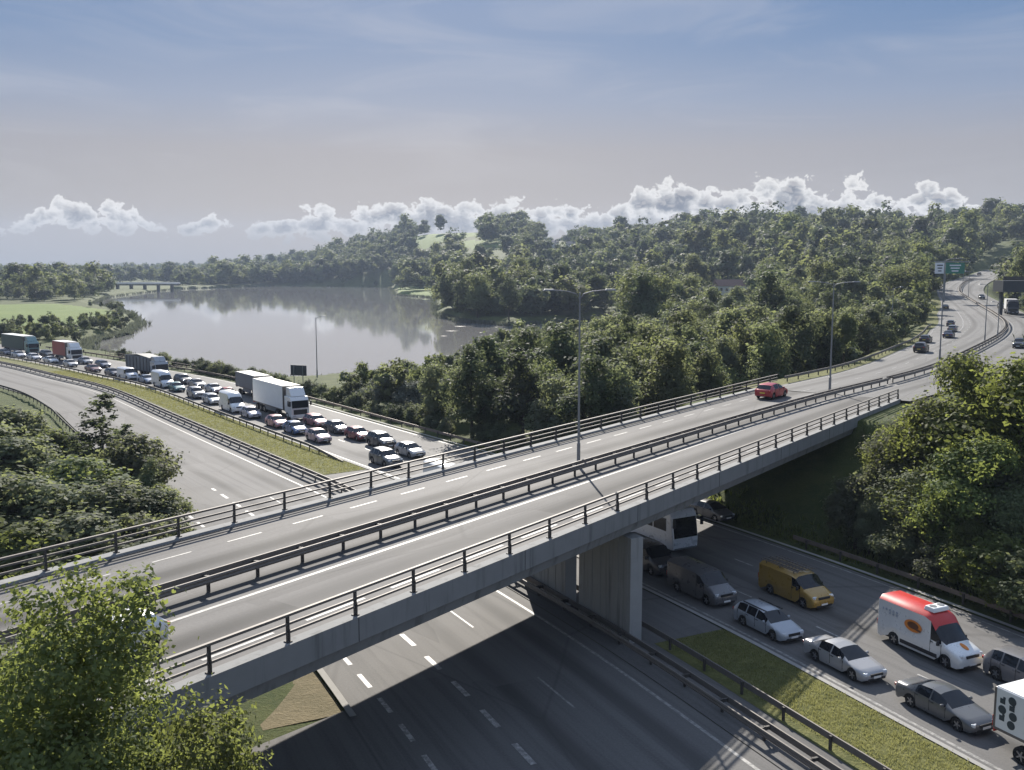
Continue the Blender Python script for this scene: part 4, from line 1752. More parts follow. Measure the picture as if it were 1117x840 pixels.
# the queue beyond the flyover
Q = 'cars queuing beyond the flyover'
for kind, col, px, py, lab, cat, lane in [
        ('suv', (.10, .11, .12), 420, 494, 'dark grey off roader nearest the end of the grass strip', 'car', A_),
        ('hatchback', (.30, .30, .31), 447, 488, 'black and white looking hatchback right of the dark grey off roader', 'car', B_),
        ('suv', (.05, .055, .06), 416, 475, 'black off roader behind the dark grey off roader', 'car', B_),
        ('hatchback', MAROON, 391, 466, 'dark red hatchback beside the shore side barrier', 'car', B_),
        ('hatchback', (.04, .045, .06), 367, 460, 'black hatchback glinting behind the dark red hatchback', 'car', B_),
        ('hatchback', (.40, .28, .29), 348, 470, 'pale pinkish hatchback leading the lane along the grass', 'car', A_),
        ('estate', (.33, .13, .14), 345, 451, 'faded red estate in front of the white lorry', 'car', B_),
        ('hatchback', BLUE, 322, 463, 'blue hatchback behind the pale pinkish hatchback', 'car', A_),
        ('hatchback', (.42, .20, .21), 302, 455, 'red and silver hatchback beside the white lorry', 'car', A_),
        ('hatchback', (.42, .40, .45), 273, 445, 'pale lilac hatchback ahead of the white van', 'car', A_),
        ('highvan', WHITE, 254, 433, 'white van between the lilac hatchback and silver cars', 'van', A_),
        ('estate', SILVER, 231, 434, 'silver estate right behind the white van', 'car', A_),
        ('saloon', (.40, .41, .42), 233, 419, 'silver saloon in the shore side lane ahead of a dark saloon', 'car', B_),
        ('suv', (.20, .21, .23), 214, 427, 'grey off roader behind the silver estate', 'car', A_),
        ('hatchback', TEAL, 193, 422, 'teal hatchback with a gap behind it', 'car', A_),
        ('saloon', (.16, .16, .17), 214, 414, 'dark saloon behind the silver saloon in the shore side lane', 'car', B_),
        ('suv', (.05, .05, .06), 199, 411, 'black off roader ahead of the grey tipper lorry', 'car', B_),
        ('saloon', (.22, .27, .36), 160, 413, 'blue grey saloon in front of the small white van', 'car', A_),
        ('van', (.66, .67, .70), 139, 405, 'small white van beside the grey tipper lorry', 'van', A_),
        ('hatchback', (.05, .055, .08), 123, 402, 'dark hatchback behind the small white van', 'car', A_),
        ('saloon', (.14, .05, .05), 101, 399, 'dark maroon saloon below the red sided lorry', 'car', A_),
        ('estate', (.05, .07, .12), 112, 393, 'dark blue estate in the shore side lane behind the grey tipper lorry', 'car', B_),
        ('hatchback', (.55, .54, .52), 77, 395, 'cream hatchback between the dark maroon saloon and a white saloon', 'car', A_),
        ('highvan', (.60, .62, .65), 178, 418, 'tall pale van between the blue grey saloon and the teal hatchback', 'van', A_),
        ('hatchback', (.35, .05, .04), 249, 422, 'small red hatchback in the shore side lane behind the big white lorry', 'car', B_),
        ('hatchback', (.30, .31, .33), 93, 391, 'grey hatchback next to the dark maroon saloon', 'car', B_),
        ('saloon', WHITE, 55, 389, 'white saloon in front of a white estate near the frame edge', 'car', A_),
        ('estate', (.62, .62, .64), 37, 388, 'white estate between two white saloons at the left', 'car', A_),
        ('saloon', (.55, .56, .60), 20, 384, 'pale saloon below the green lorry', 'car', A_),
        ('suv', (.04, .045, .05), 51, 380, 'black off roader between the green lorry and the red sided lorry', 'car', B_),
        ('hatchback', (.06, .06, .08), 6, 381, 'dark hatchback leaving the frame below the green lorry', 'car', A_),
        ('van', WHITE, 487, 493, 'white van partly hidden by the far parapet', 'van', A_ + .4),
        ('hatchback', (.60, .61, .63), 521, 500, 'white hatchback mostly hidden by the far parapet', 'car', B_)]:
    car(kind, col, px, py, lab, lane=lane, cat=cat, zc=.7 if cat == 'car' else 1.0, group=Q if cat == 'car' else None, scale=1.1)
# on the flyover and the climb
car('hatchback', RED, 842, 426, 'red hatchback driving away over the flyover', path=UP, toward=False, z0=8.3, lane=-5.2, scale=1.1)
car('hatchback', WHITE, 112, 720, 'white hatchback on the flyover behind the leafy treetop', path=UP, toward=True, z0=8.3, lane=3.0)
UPC = 'cars on the climb beyond the flyover'
for kind, col, px, py, lab, off in [
        ('suv', BLACK, 1005, 379, 'black off roader on the slip side of the climbing road', None),
        ('hatchback', (.03, .03, .04), 1010, 369, 'dark hatchback just ahead of the black off roader', None),
        ('saloon', DBLUE, 1035, 364, 'dark blue saloon, rear of three cars on the slip lane', None),
        ('hatchback', (.20, .21, .22), 1039, 358, 'grey hatchback, middle of three cars on the slip lane', None),
        ('hatchback', DGREY, 1037, 353, 'dark hatchback, front of three cars on the slip lane', None),
        ('saloon', BLACK, 1031, 339, 'lone black saloon past the slip lane cars', None)]:
    car(kind, col, px, py, lab, path=UP, toward=False, z0=8.4, lane=off, group=UPC)
car('saloon', (.05, .05, .06), 1060, 300, 'tiny dark saloon at the top of the climb', path=UP, toward=False, z0=17.2, lane=-4)
car('suv', BLACK, 1071, 311, 'dark off roader coming down past the overpass', path=UP, toward=True, z0=15, lane=4.5)
car('suv', (.03, .03, .035), 1112, 365, 'dark off roader coming down at the right frame edge', path=UP, toward=True, z0=8.4, lane=5.4)
car('suv', (.08, .08, .09), 1092, 327, 'dark off roader under the overpass', path=UP, toward=True, z0=10.5, lane=5.0)


# lorries: forward is +x, origin under the front axle's bumper side
def lorry(label, px, py, lane, length, body, cab_col, h=3.9, zc=1.6, path=None, toward=True, name='lorry', roof='white_panel', low=False, shape='box', z0=0.0, wdt=2.5, scale=1.14):
    path = path or LOW
    p = at(px, py, z0 + zc)
    s, o = path.project(p.x, p.y)
    s = along(path, lane, px, float(s[0]), z0)
    q = path.pos(s, lane)
    if path is LOW: q.z = 0
    root = empty(name, q, path.heading(s) + (math.pi if toward else 0))
    tag(root, label, 'lorry')
    root.scale = (scale,) * 3
    PLACED.append((label, round(s, 1), round(float(o[0]), 1)))
    X0 = length / 2
    cl = 2.25
    # cab
    prof = [(X0, .45), (X0, 1.55), (X0 - .12, 2.55), (X0 - .40, 3.0), (X0 - .9, 3.05), (X0 - cl, 3.05), (X0 - cl, .95), (X0 - 1.9, .95), (X0 - 1.9, .45)]
    m = MB()
    m.prism_y(prof, -wdt / 2 + .03, wdt / 2 - .03)
    cab = m.build('cab', 'car_paint', root, bevel=.09, color=cab_col)
    d = MB()
    d.prism_y([(X0 - .45, 3.04), (X0 - 1.2, h - .08), (X0 - cl + .05, h - .08), (X0 - cl + .05, 3.04)], -1.0, 1.0)
    d.build('wind_deflector', 'car_paint', cab, bevel=.06, color=cab_col)
    w = MB()
    a = math.atan2(.12, 1.0)
    w.box((X0 - .045, 0, 2.08), (.05, wdt - .32, .92), rot=Matrix.Rotation(-a, 3, 'Y'))
    w.build('windscreen', 'glass_dark', cab)
    g = MB()
    g.box((X0 + .01, 0, 1.1), (.05, wdt - .7, .62))
    g.build('grille', 'trim_black', cab)
    b = MB()
    b.box((X0 - .1, 0, .52), (.36, wdt - .02, .42))
    b.build('bumper', 'trim_black' if cab_col != WHITE else 'car_paint', cab, bevel=.06, color=cab_col)
    for sd in (-1, 1):
        l = MB()
        l.box((X0 + .06, sd * (wdt / 2 - .38), .62), (.08, .42, .18))
        l.build('headlight', 'lamp_glass', cab)
        v = MB()
        v.box((X0 - .75, sd * (wdt / 2 - .02), 2.12), (.85, .04, .68))
        v.build('side_window', 'glass_dark', cab)
        k = MB()
        k.box((X0 + .06, sd * (wdt / 2 + .16), 2.2), (.16, .2, .6))
        k.build('wing_mirror', 'trim_black', cab)
    n = MB()
    n.box((X0 + .09, 0, .42), (.02, .52, .11))
    n.build('number_plate', 'plate_white', cab)
    c = MB()
    c.box((-cl * .4, 0, .92), (length - 1.0, 1.0, .26))
    c.build('chassis', 'trim_black', root)
    # body
    bx0, bx1 = X0 - cl - .35, -length / 2
    if shape == 'box':
        m = MB()
        m.box(((bx0 + bx1) / 2, 0, (h + 1.1) / 2), (bx0 - bx1, wdt, h - 1.1))
        bd = m.build('cargo_box', body, root, bevel=.05)
        m = MB()
        m.box(((bx0 + bx1) / 2, 0, h + .015), (bx0 - bx1 - .1, wdt - .1, .03))
        m.build('roof', roof, bd)
        m = MB()
        for sd in (-1, 1): m.box(((bx0 + bx1) / 2, sd * (wdt / 2 + .006), 1.16), (bx0 - bx1 - .1, .03, .12))
        for x in (bx0 - .03, bx1 + .03): m.box((x, 0, h * .5 + .55), (.10, wdt + .03, h - 1.15))
        m.build('frame', 'steel', bd)
        m = MB()
        for sd in (-1, 1): m.box(((bx0 + bx1) / 2 + .6, sd * (wdt / 2 - .1), .78), ((bx0 - bx1) * .42, .05, .5))
        m.build('side_guard', 'grey_panel', root)
        m = MB()
        m.box((bx1 - .01, 0, (h + 1.1) / 2), (.03, .04, h - 1.3))
        m.build('rear_door_seam', 'steel_dark', bd)
    elif shape == 'tipper':
        m = MB()
        m.prism_y([(bx0, 1.15), (bx0 + .1, h - .3), (bx1 - .1, h - .3), (bx1 + .1, 1.15)], -wdt / 2, wdt / 2)
        bd = m.build('tipper_body', body, root, bevel=.04)
        m = MB()
        for k in range(7):
            for sd in (-1, 1): m.box((bx0 - (bx0 - bx1) * (k + .5) / 7, sd * (wdt / 2 + .03), h * .5 + .4), (.12, .08, h - 1.6))
        m.build('rib', 'steel_dark', bd)
        m = MB()
        m.prism_y([(bx0 + .05, h - .295), (bx0 * .5 + bx1 * .5, h + .05), (bx1, h - .295)], -wdt / 2 + .08, wdt / 2 - .08)
        m.build('load_sheet', 'slate_panel', bd)
    for sd in (-1, 1):
        t = MB()
        t.box((bx1 - .02, sd * (wdt / 2 - .25), 1.0), (.06, .38, .14))
        t.build('tail_light', 'tail_red', root)
    ax = [X0 - 1.35]
    if length > 11: ax += [X0 - 4.9, -length / 2 + 1.4, -length / 2 + 2.7, -length / 2 + 4.0]
    elif length > 7.5: ax += [-length / 2 + 1.5, -length / 2 + 2.8]
    else: ax += [-length / 2 + 1.4]
    for x in ax:
        for sd in (-1, 1): add_wheel(root, x, sd * (wdt / 2 - .19), .5 if h > 3.4 else .40, .34)
    return root


lorry('big white box lorry with a tan roof in the middle of the queue', 306, 431, B_, 13.4, 'white_panel', WHITE, 4.2, roof='tan_roof')
lorry('grey tipper lorry beside the small white van', 160, 399, B_, 12.5, 'grey_panel', (.33, .35, .37), 3.9, shape='tipper')
lorry('white cabbed lorry with a faded red side near the lake fence', 74, 380, B_, 9.5, 'curtain_red', WHITE, 4.0)
lorry('long dark green curtain sided lorry at the left frame edge', 22, 373, B_, 15.5, 'curtain_green', (.16, .28, .28), 4.1)
lorry('blue grey box lorry with a dark cab behind the big white lorry', 279, 407, B_ + 4.4, 11.0, 'grey_panel', (.03, .03, .035), 3.3, roof='grey_panel')
lorry('white truck coming down the climb at the right', 1103, 345, 4.8, 8.5, 'white_panel', (.10, .11, .14), 3.5, path=UP, z0=8.6)


def box_truck():
    r = lorry('white box truck with dark round marks on its side, cut by the frame corner', 1177, 830, 10.0, 7.0, 'white_panel', WHITE, 3.1, zc=1.5, name='box_truck', wdt=2.2, scale=1.0)
    bx1, bx0 = -3.5, 3.5 - 2.6
    sd = -1
    y = sd * 1.1
    y = -1.104
    k = 0
    m = None
    for x, z, kind in ((-3.1, 2.55, 's'), (-3.1, 2.15, 'd'), (-3.1, 1.75, 's'), (-2.62, 2.72, 'd'), (-2.62, 2.38, 's'), (-2.55, 2.02, 'd'), (-2.62, 1.60, 'd')):
        m = MB()
        if kind == 's':
            m.box((x, y, z), (.26, .014, .24))
            m.box((x + .08, y, z + .16), (.12, .014, .12))
        else:
            m.disc_y((x, y, z), .2, .014, 16)
        m.build('side_mark', 'dark_mark', r)
    for x, w in ((-1.95, .1), (-1.75, .16), (-1.5, .14), (-1.3, .1), (-1.05, .16), (-.8, .12)):
        m = MB()
        m.box((x, y, 2.35), (w, .014, .34))
        m.build('side_lettering', 'dark_mark', r)
    m = MB()
    m.box((-3.52, -1.02, 1.45), (.10, .16, .5))
    m.build('marker_light', 'tail_red', r)


box_truck()


def coach():
    p = at(737, 583, 1.4)
    s = float(LOW.project(p.x, p.y)[0][0])
    q = LOW.pos(s, 15.0)
    root = empty('coach', (q.x, q.y, 0), LOW.heading(s) + math.pi)
    tag(root, 'white coach with a wide dark windscreen under the flyover', 'coach')
    off = -5.4                                          # body behind the front that is seen
    L, W, H_ = 11.8, 2.5, 3.4
    fx = .6
    m = MB()
    m.prism_y([(fx, .32), (fx + .05, 1.2), (fx - .22, 2.9), (fx - .55, H_), (fx - L, H_), (fx - L, .32)], -W / 2, W / 2)
    b = m.build('body', 'car_paint', root, bevel=.12, color=(.72, .73, .75))
    m = MB()
    a = math.atan2(.27, 1.7)
    m.box((fx - .09, 0, 2.02), (.06, W - .24, 1.55), rot=Matrix.Rotation(-a, 3, 'Y'))
    m.build('windscreen', 'glass_dark', root)
    for sd in (-1, 1):
        for k in range(6):
            m = MB()
            m.box((fx - 1.6 - 1.7 * k, sd * W / 2, 2.2), (1.55, .03, 1.0))
            m.build('window', 'glass_dark', root)
        m = MB()
        m.box((fx + .04, sd * .95, .82), (.08, .36, .2))
        m.build('headlight', 'lamp_glass', root)
        m = MB()
        m.box((fx + .28, sd * (W / 2 + .1), 2.5), (.16, .2, .62))
        m.build('wing_mirror', 'trim_black', root)
        for x in (fx - 2.6, fx - L + 3.0): add_wheel(root, x, sd * (W / 2 - .17), .5, .34)
    m = MB()
    m.box((fx + .05, 0, .42), (.04, W - .3, .10))
    m.build('bumper_trim', 'grey_panel', root)


coach()


# ------------------------------------------------------------------ trees and shrubs
def unit(v):
    return v / np.maximum(1e-9, np.linalg.norm(v, axis=1))[:, None]


def crown_arrays(seed, H, R, base, nlobe, nclump, nleaf, leaf, shape='round', csize=.16, shell=.62, nrand=.62, nout=.75):
    """leaves gathered in clumps over the lobes of a crown; returns vertices and quads"""
    g = np.random.default_rng(seed)
    hh = H - base
    lobes = []
    if shape == 'conifer':
        for k in range(nlobe):
            t = (k + .5) / nlobe
            rr = R * (1 - t) ** .85 * g.uniform(.8, 1.1) + .04 * R
            for j in range(max(3, int(7 * (1 - t) + 2))):
                a = g.uniform(0, 6.28)
                lobes.append((rr * .62 * math.cos(a), rr * .62 * math.sin(a), base + hh * t * .97 - .1 * rr, max(.18 * R, rr * .42)))
    elif shape == 'spire':
        for k in range(nlobe):
            t = (k + g.uniform(.1, .9)) / nlobe
            rr = R * (.22 + .78 * (1 - t) ** 1.0)
            a = g.uniform(0, 6.28)
            q = g.uniform(.2, .9) * rr
            lobes.append((q * math.cos(a), q * math.sin(a), base + hh * t * .93, rr * g.uniform(.30, .5) + .05 * R))
    else:
        for k in range(nlobe):
            for _ in range(60):
                p = g.uniform(-1, 1, 3)
                if p @ p < 1: break
            zt = (p[2] + 1) / 2
            wid = math.sqrt(max(.08, 1 - (2 * zt - .85) ** 2 * .75))
            lr = R * g.uniform(.28, .46)
            lobes.append((p[0] * R * .70 * wid, p[1] * R * .70 * wid, base + lr * .7 + (hh - lr * 1.5) * zt, lr))
        lobes.append((g.uniform(-.15, .15) * R, g.uniform(-.15, .15) * R, H - R * .36, R * .36))
    Lb = np.array(lobes)
    w = Lb[:, 3] ** 2
    pick = g.choice(len(Lb), nclump, p=w / w.sum())
    d = unit(g.normal(size=(nclump, 3)) + np.array([0, 0, .35]))
    rad = Lb[pick, 3][:, None] * g.uniform(shell, 1.08, (nclump, 1)) * (1 + .25 * g.normal(size=(nclump, 1)) * .6)
    cc = Lb[pick, :3] + d * rad * np.array([1, 1, .88])
    cr = csize * R * g.uniform(.6, 1.35, nclump)
    n = nclump * nleaf
    ci = np.repeat(np.arange(nclump), nleaf)
    off = g.normal(size=(n, 3)) * .55
    pos = cc[ci] + off * cr[ci][:, None]
    pos[:, 2] = np.maximum(pos[:, 2], .15)
    nor = unit(d[ci] * nout + unit(off) * .5 + g.normal(size=(n, 3)) * nrand + np.array([0, 0, .25]))
    tan = unit(np.cross(nor, g.normal(size=(n, 3))))
    bit = np.cross(nor, tan)
    sz = leaf * g.uniform(.6, 1.35, n)[:, None]
    a = pos + tan * sz * .5
    b = pos + bit * sz * .30 - nor * sz * .06
    c = pos - tan * sz * .5
    e = pos - bit * sz * .30 - nor * sz * .06
    V = np.stack([a, b, c, e], 1).reshape(-1, 3)
    Fc = np.arange(n * 4).reshape(-1, 4)
    return V, Fc, Lb


def trunk_mb(seed, H, R, base, lobes, r0):
    g = random.Random(seed)
    m = MB()
    top = base + (H - base) * .62
    pts, rad = [], []
    for k in range(6):
        t = k / 5
        pts.append((g.uniform(-.05, .05) * R * t, g.uniform(-.05, .05) * R * t, top * t - (.25 if k == 0 else 0)))
        rad.append(r0 * (1.25 if k == 0 else 1 - .75 * t))
    m.tube(pts, rad, 8)
    order = sorted(range(len(lobes)), key=lambda i: -lobes[i][3])[:9]
    for i in order:
        x, y, z, r = lobes[i]
        z0 = max(base * .7, min(top * .95, z - math.hypot(x, y) * .9 - .2))
        f = min(1, z0 / top)
        a = Vector(pts[min(5, int(f * 5))])
        a.z = z0
        b = Vector((x, y, z))
        mid = a.lerp(b, .5) + Vector((0, 0, -.06 * R))
        m.tube([a, mid, b], [r0 * .5 * (1 - .6 * f) + .02, r0 * .3 * (1 - .5 * f) + .015, r0 * .08 + .01], 6)
    return m


TREES = {}


def tree_kind(key, seed, H, R, base, nlobe, nclump, nleaf, leaf, mat, shape='round', csize=.16, r0=.22, shell=.62):
    V, Fc, Lb = crown_arrays(seed, H, R, base, nlobe, nclump, nleaf, leaf, shape, csize, shell, .5, 1.0)
    me = quick_mesh('crown', V, Fc, [mat])
    tm = trunk_mb(seed, H, R, base, Lb, r0).mesh('trunk', 'bark', 50)
    TREES[key] = (me, tm, H, R)


# kinds for the middle distance (unit trees about 11 m tall)
for i, (mat, R, nl) in enumerate([('leaf_mid', 4.2, 11), ('leaf_mid', 3.6, 9), ('leaf_lime', 4.8, 13), ('leaf_dark', 3.9, 11), ('leaf_far', 4.4, 10), ('leaf_dark', 4.4, 12)]):
    tree_kind(('wood', i), 20 + i, 11, R, 1.6, nl, 300, 22, .40, mat, csize=.15)
tree_kind(('grey', 0), 41, 6, 3.6, .5, 9, 260, 26, .30, 'leaf_grey', csize=.17)
tree_kind(('conifer', 0), 43, 12, 3.0, 1.0, 13, 420, 22, .34, 'leaf_dark', 'conifer', csize=.11)
tree_kind(('spire', 0), 44, 12, 3.2, 1.0, 20, 360, 26, .32, 'leaf_mid', 'spire', csize=.14)
for i, mat in enumerate(('leaf_mid', 'leaf_dark', 'leaf_far')):
    tree_kind(('shrub', i), 50 + i, 3.2, 1.9, .2, 7, 120, 22, .26, mat, csize=.2, r0=.08)
# kinds for the nearer banks
for i, (mat, R) in enumerate([('leaf_near', 4.3), ('leaf_near', 3.8), ('leaf_mid', 4.2)]):
    tree_kind(('bank', i), 60 + i, 11, R, 1.0, 15, 760, 30, .24, mat, csize=.125)

for i, (mat, R, sd) in enumerate([('leaf_near', 3.1, 70), ('leaf_mid', 3.3, 71), ('leaf_mid', 2.9, 72), ('leaf_dark', 3.2, 73)]):
    tree_kind(('bush', i), sd, 6, R, .4, 16, 430, 20, .30, mat, csize=.13, r0=.12, shell=.5)


def place_tree(key, x, y, h, label, cat='tree', name='tree', group=None, wide=1.0, rz=None, z=None):
    crown, trunk, H, R = TREES[key]
    k = h / H
    root = empty(name, (x, y, tz(x, y) - .1 if z is None else z), RNG.uniform(0, 6.28) if rz is None else rz)
    root.scale = (k * wide, k * wide, k)
    tag(root, label, cat, group)
    link('trunk', trunk, root)
    link('crown', crown, root)
    return root


RNG = random.Random(11)


def place_px(key, px, Y, pytop, label, wide=1.0, **kw):
    """a tree standing at depth Y in column px whose top is seen at row pytop"""
    x = (px - CX) / F * (Y + (HC * .12))
    z = tz(x, Y) - .1
    lo, hi = .5, 40
    for _ in range(30):
        m = (lo + hi) / 2
        if proj(x, Y, z + m)[1] > pytop: lo = m
        else: hi = m
    return place_tree(key, x, Y, lo, label, wide=wide, z=z, **kw)


# the leafy tree just below the camera
V, Fc, Lb = crown_arrays(7, 15, 5.0, 3.0, 44, 2500, 34, .15, 'spire', .075, .7)
TREES['front'] = (quick_mesh('crown', V, Fc, ['leaf_near']), trunk_mb(7, 15, 5.0, 3.0, Lb, .28).mesh('trunk', 'bark', 50), 15, 5.0)
place_px('front', 126, 23.5, 604, 'leafy tree with pointed top standing in front of the flyover at the lower left', 1.1, rz=.6)
V, Fc, Lb = crown_arrays(9, 8.5, 2.9, 1.0, 16, 900, 34, .125, 'round', .10)
TREES['front2'] = (quick_mesh('crown', V, Fc, ['leaf_near']), trunk_mb(9, 8.5, 2.9, 1.0, Lb, .14).mesh('trunk', 'bark', 50), 8.5, 2.9)
place_px('front2', 226, 23.5, 762, 'lower leafy tree to the right of the pointed treetop at the bottom edge', .85, rz=.2)
place_px('front2', 20, 25.5, 700, 'leafy tree filling the bottom left corner of the frame', 1.0, rz=2.2)

# bushes between the flyover and the empty carriageway
for key, px, Y, pt, wd, lab in [
        (('conifer', 0), 116, 97, 428, 2.0, 'dark conifer with ragged top standing above the bushes left of the road'),
        (('conifer', 0), 142, 93, 462, 1.7, 'second smaller conifer leaning on the bushes right of the ragged conifer'),
        (('conifer', 0), 92, 90, 474, 1.8, 'squat conifer left of the ragged conifer'),
        (('spire', 0), 168, 86, 496, 1.5, 'upright pointed bush near the road edge'),
        (('bush', 1), 20, 106, 446, 1.6, 'dense dark bush tree at the left frame edge beside the road barrier'),
        (('bush', 0), 66, 98, 470, 1.7, 'round bush tree left of the ragged conifer'),
        (('bush', 1), 148, 90, 476, 1.5, 'bushy tree just right of the ragged conifer'),
        (('bush', 0), 178, 83, 530, 1.6, 'pale green bush nearest the empty carriageway'),
        (('bush', 1), -20, 88, 462, 1.8, 'dark bush leaving the frame at the left'),
        (('bush', 1), 24, 86, 478, 1.9, 'wide dark bush behind the far parapet, left of the ragged conifer'),
        (('bush', 0), 88, 82, 500, 1.9, 'wide green bush in front of the ragged conifer'),
        (('bush', 1), 128, 76, 528, 1.9, 'low round bush behind the far parapet, right of the wide green bush'),
        (('bush', 2), 50, 74, 522, 2.0, 'low green bush behind the far parapet below the wide dark bush'),
        (('bush', 1), 2, 72, 520, 2.0, 'dark bush behind the far parapet in the left corner'),
        (('bush', 2), 186, 71, 566, 1.5, 'small bush between the far parapet and the empty carriageway'),
        (('bush', 2), 158, 68, 560, 1.6, 'small pale bush just over the far parapet'),
        (('bush', 1), 96, 64, 562, 2.0, 'dark low bush seen through the far parapet rails'),
        (('bush', 0), 40, 62, 572, 2.0, 'green low bush seen through the far parapet rails'),
        (('bush', 1), 176, 77, 534, 1.5, 'dark bush tucked behind the small pale bush')]:
    place_px(key, px, Y, pt, lab, wd)

# bank of trees at the right, between the queue and the flyover's end
for key, px, Y, pt, wd, lab in [
        (('bank', 1), 1046, 76, 384, 1.05, 'tallest leafy tree on the bank, right of the flyover end'),
        (('bank', 0), 1100, 70, 386, 1.4, 'broad tree on the bank at the right frame edge'),
        (('bank', 0), 1006, 74, 432, 1.2, 'broad sunlit tree on the bank beside the end of the near parapet'),
        (('bank', 2), 962, 75, 496, 1.05, 'low dark tree on the bank nearest the flyover abutment'),
        (('bank', 1), 1056, 66, 478, 1.25, 'sunlit tree on the bank, lower in front of the tallest tree'),
        (('bank', 2), 1112, 64, 520, 1.3, 'dark tree low on the bank at the right edge'),
        (('bank', 2), 996, 70, 540, 1.5, 'shaded bush on the bank above the queue barrier'),
        (('bank', 0), 1052, 63.5, 565, 1.1, 'shaded low bush on the bank behind the red roofed van'),
        (('bank', 0), 1145, 74, 400, 1.3, 'tree on the bank just outside the right frame edge'),
        (('bank', 2), 945, 72, 540, .8, 'small shaded shrub low beside the abutment'),
        (('bush', 1), 930, 74.5, 520, 1.0, 'dark shrub tight against the abutment wall'),
        (('bush', 2), 975, 68.5, 575, 1.5, 'dark bramble bush over the queue barrier, nearest the yellow van'),
        (('bush', 1), 1022, 65.5, 590, 1.6, 'dark bramble bush above the red roofed van'),
        (('bush', 0), 1085, 60.5, 585, 1.5, 'green bramble bush on the bank right of the red roofed van'),
        (('bush', 1), 1118, 58.5, 600, 1.5, 'dark bramble bush at the frame edge above the grey off roader'),
        (('bank', 0), 1030, 70, 500, 1.7, 'wide green tree in the thick of the bank, below the tallest tree'),
        (('bank', 0), 978, 77, 455, 1.3, 'leafy tree touching the end of the near parapet'),
        (('bank', 1), 1085, 74, 420, 1.5, 'yellow green tree between the tallest tree and the frame edge'),
        (('bank', 2), 1084, 67, 500, 1.6, 'dark green tree in the thick of the bank, low at the right')]:
    place_px(key, px, Y, pt, lab, wd)

# low shrubs on the lake shore beside the queue
for i in range(95):
    s = RNG.uniform(LOW.project(*at(560, 505).xy)[0][0], 262)
    o = 25.9 + abs(RNG.gauss(0, 1.8))
    q = LOW.pos(s, o)
    if poly_sd([q.x], [q.y], LAKE)[0] < -.5 or q.y > 250 or (q.y > 205 and RNG.random() < .5): continue
    g_ = i % 3
    place_tree(('shrub', g_), q.x, q.y, RNG.uniform(1.5, 3.0), 'low scrubby bush on the lake shore behind the queue barrier', 'shrub', 'shrub', 'low bushes along the lake shore', 1.2)
for px, Y, pt in ((430, 150, 410), (412, 156, 412), (452, 146, 416)):
    place_px(('grey', 0), px, Y, pt, 'pale grey willow bush beside the shore side barrier', 1.25, name='shrub', cat='shrub', group='grey willow bushes by the queue road')

# the scatter of woodland: every tree is a point (x, y, height, kind)
NOTREE = MEADOWS + [[(303, 288), (351, 288), (351, 294), (303, 294)], [(120, 306), (192, 306), (192, 325), (120, 325)]]


def skyline(px):
    """row the near wood's tree tops reach in the photograph"""
    return np.interp(px, [330, 400, 450, 500, 530, 560, 600, 650, 700, 750, 800, 850, 890, 930, 960, 1000, 1030], [408, 404, 398, 392, 374, 363, 357, 351, 340, 338, 330, 322, 330, 335, 340, 330, 312])


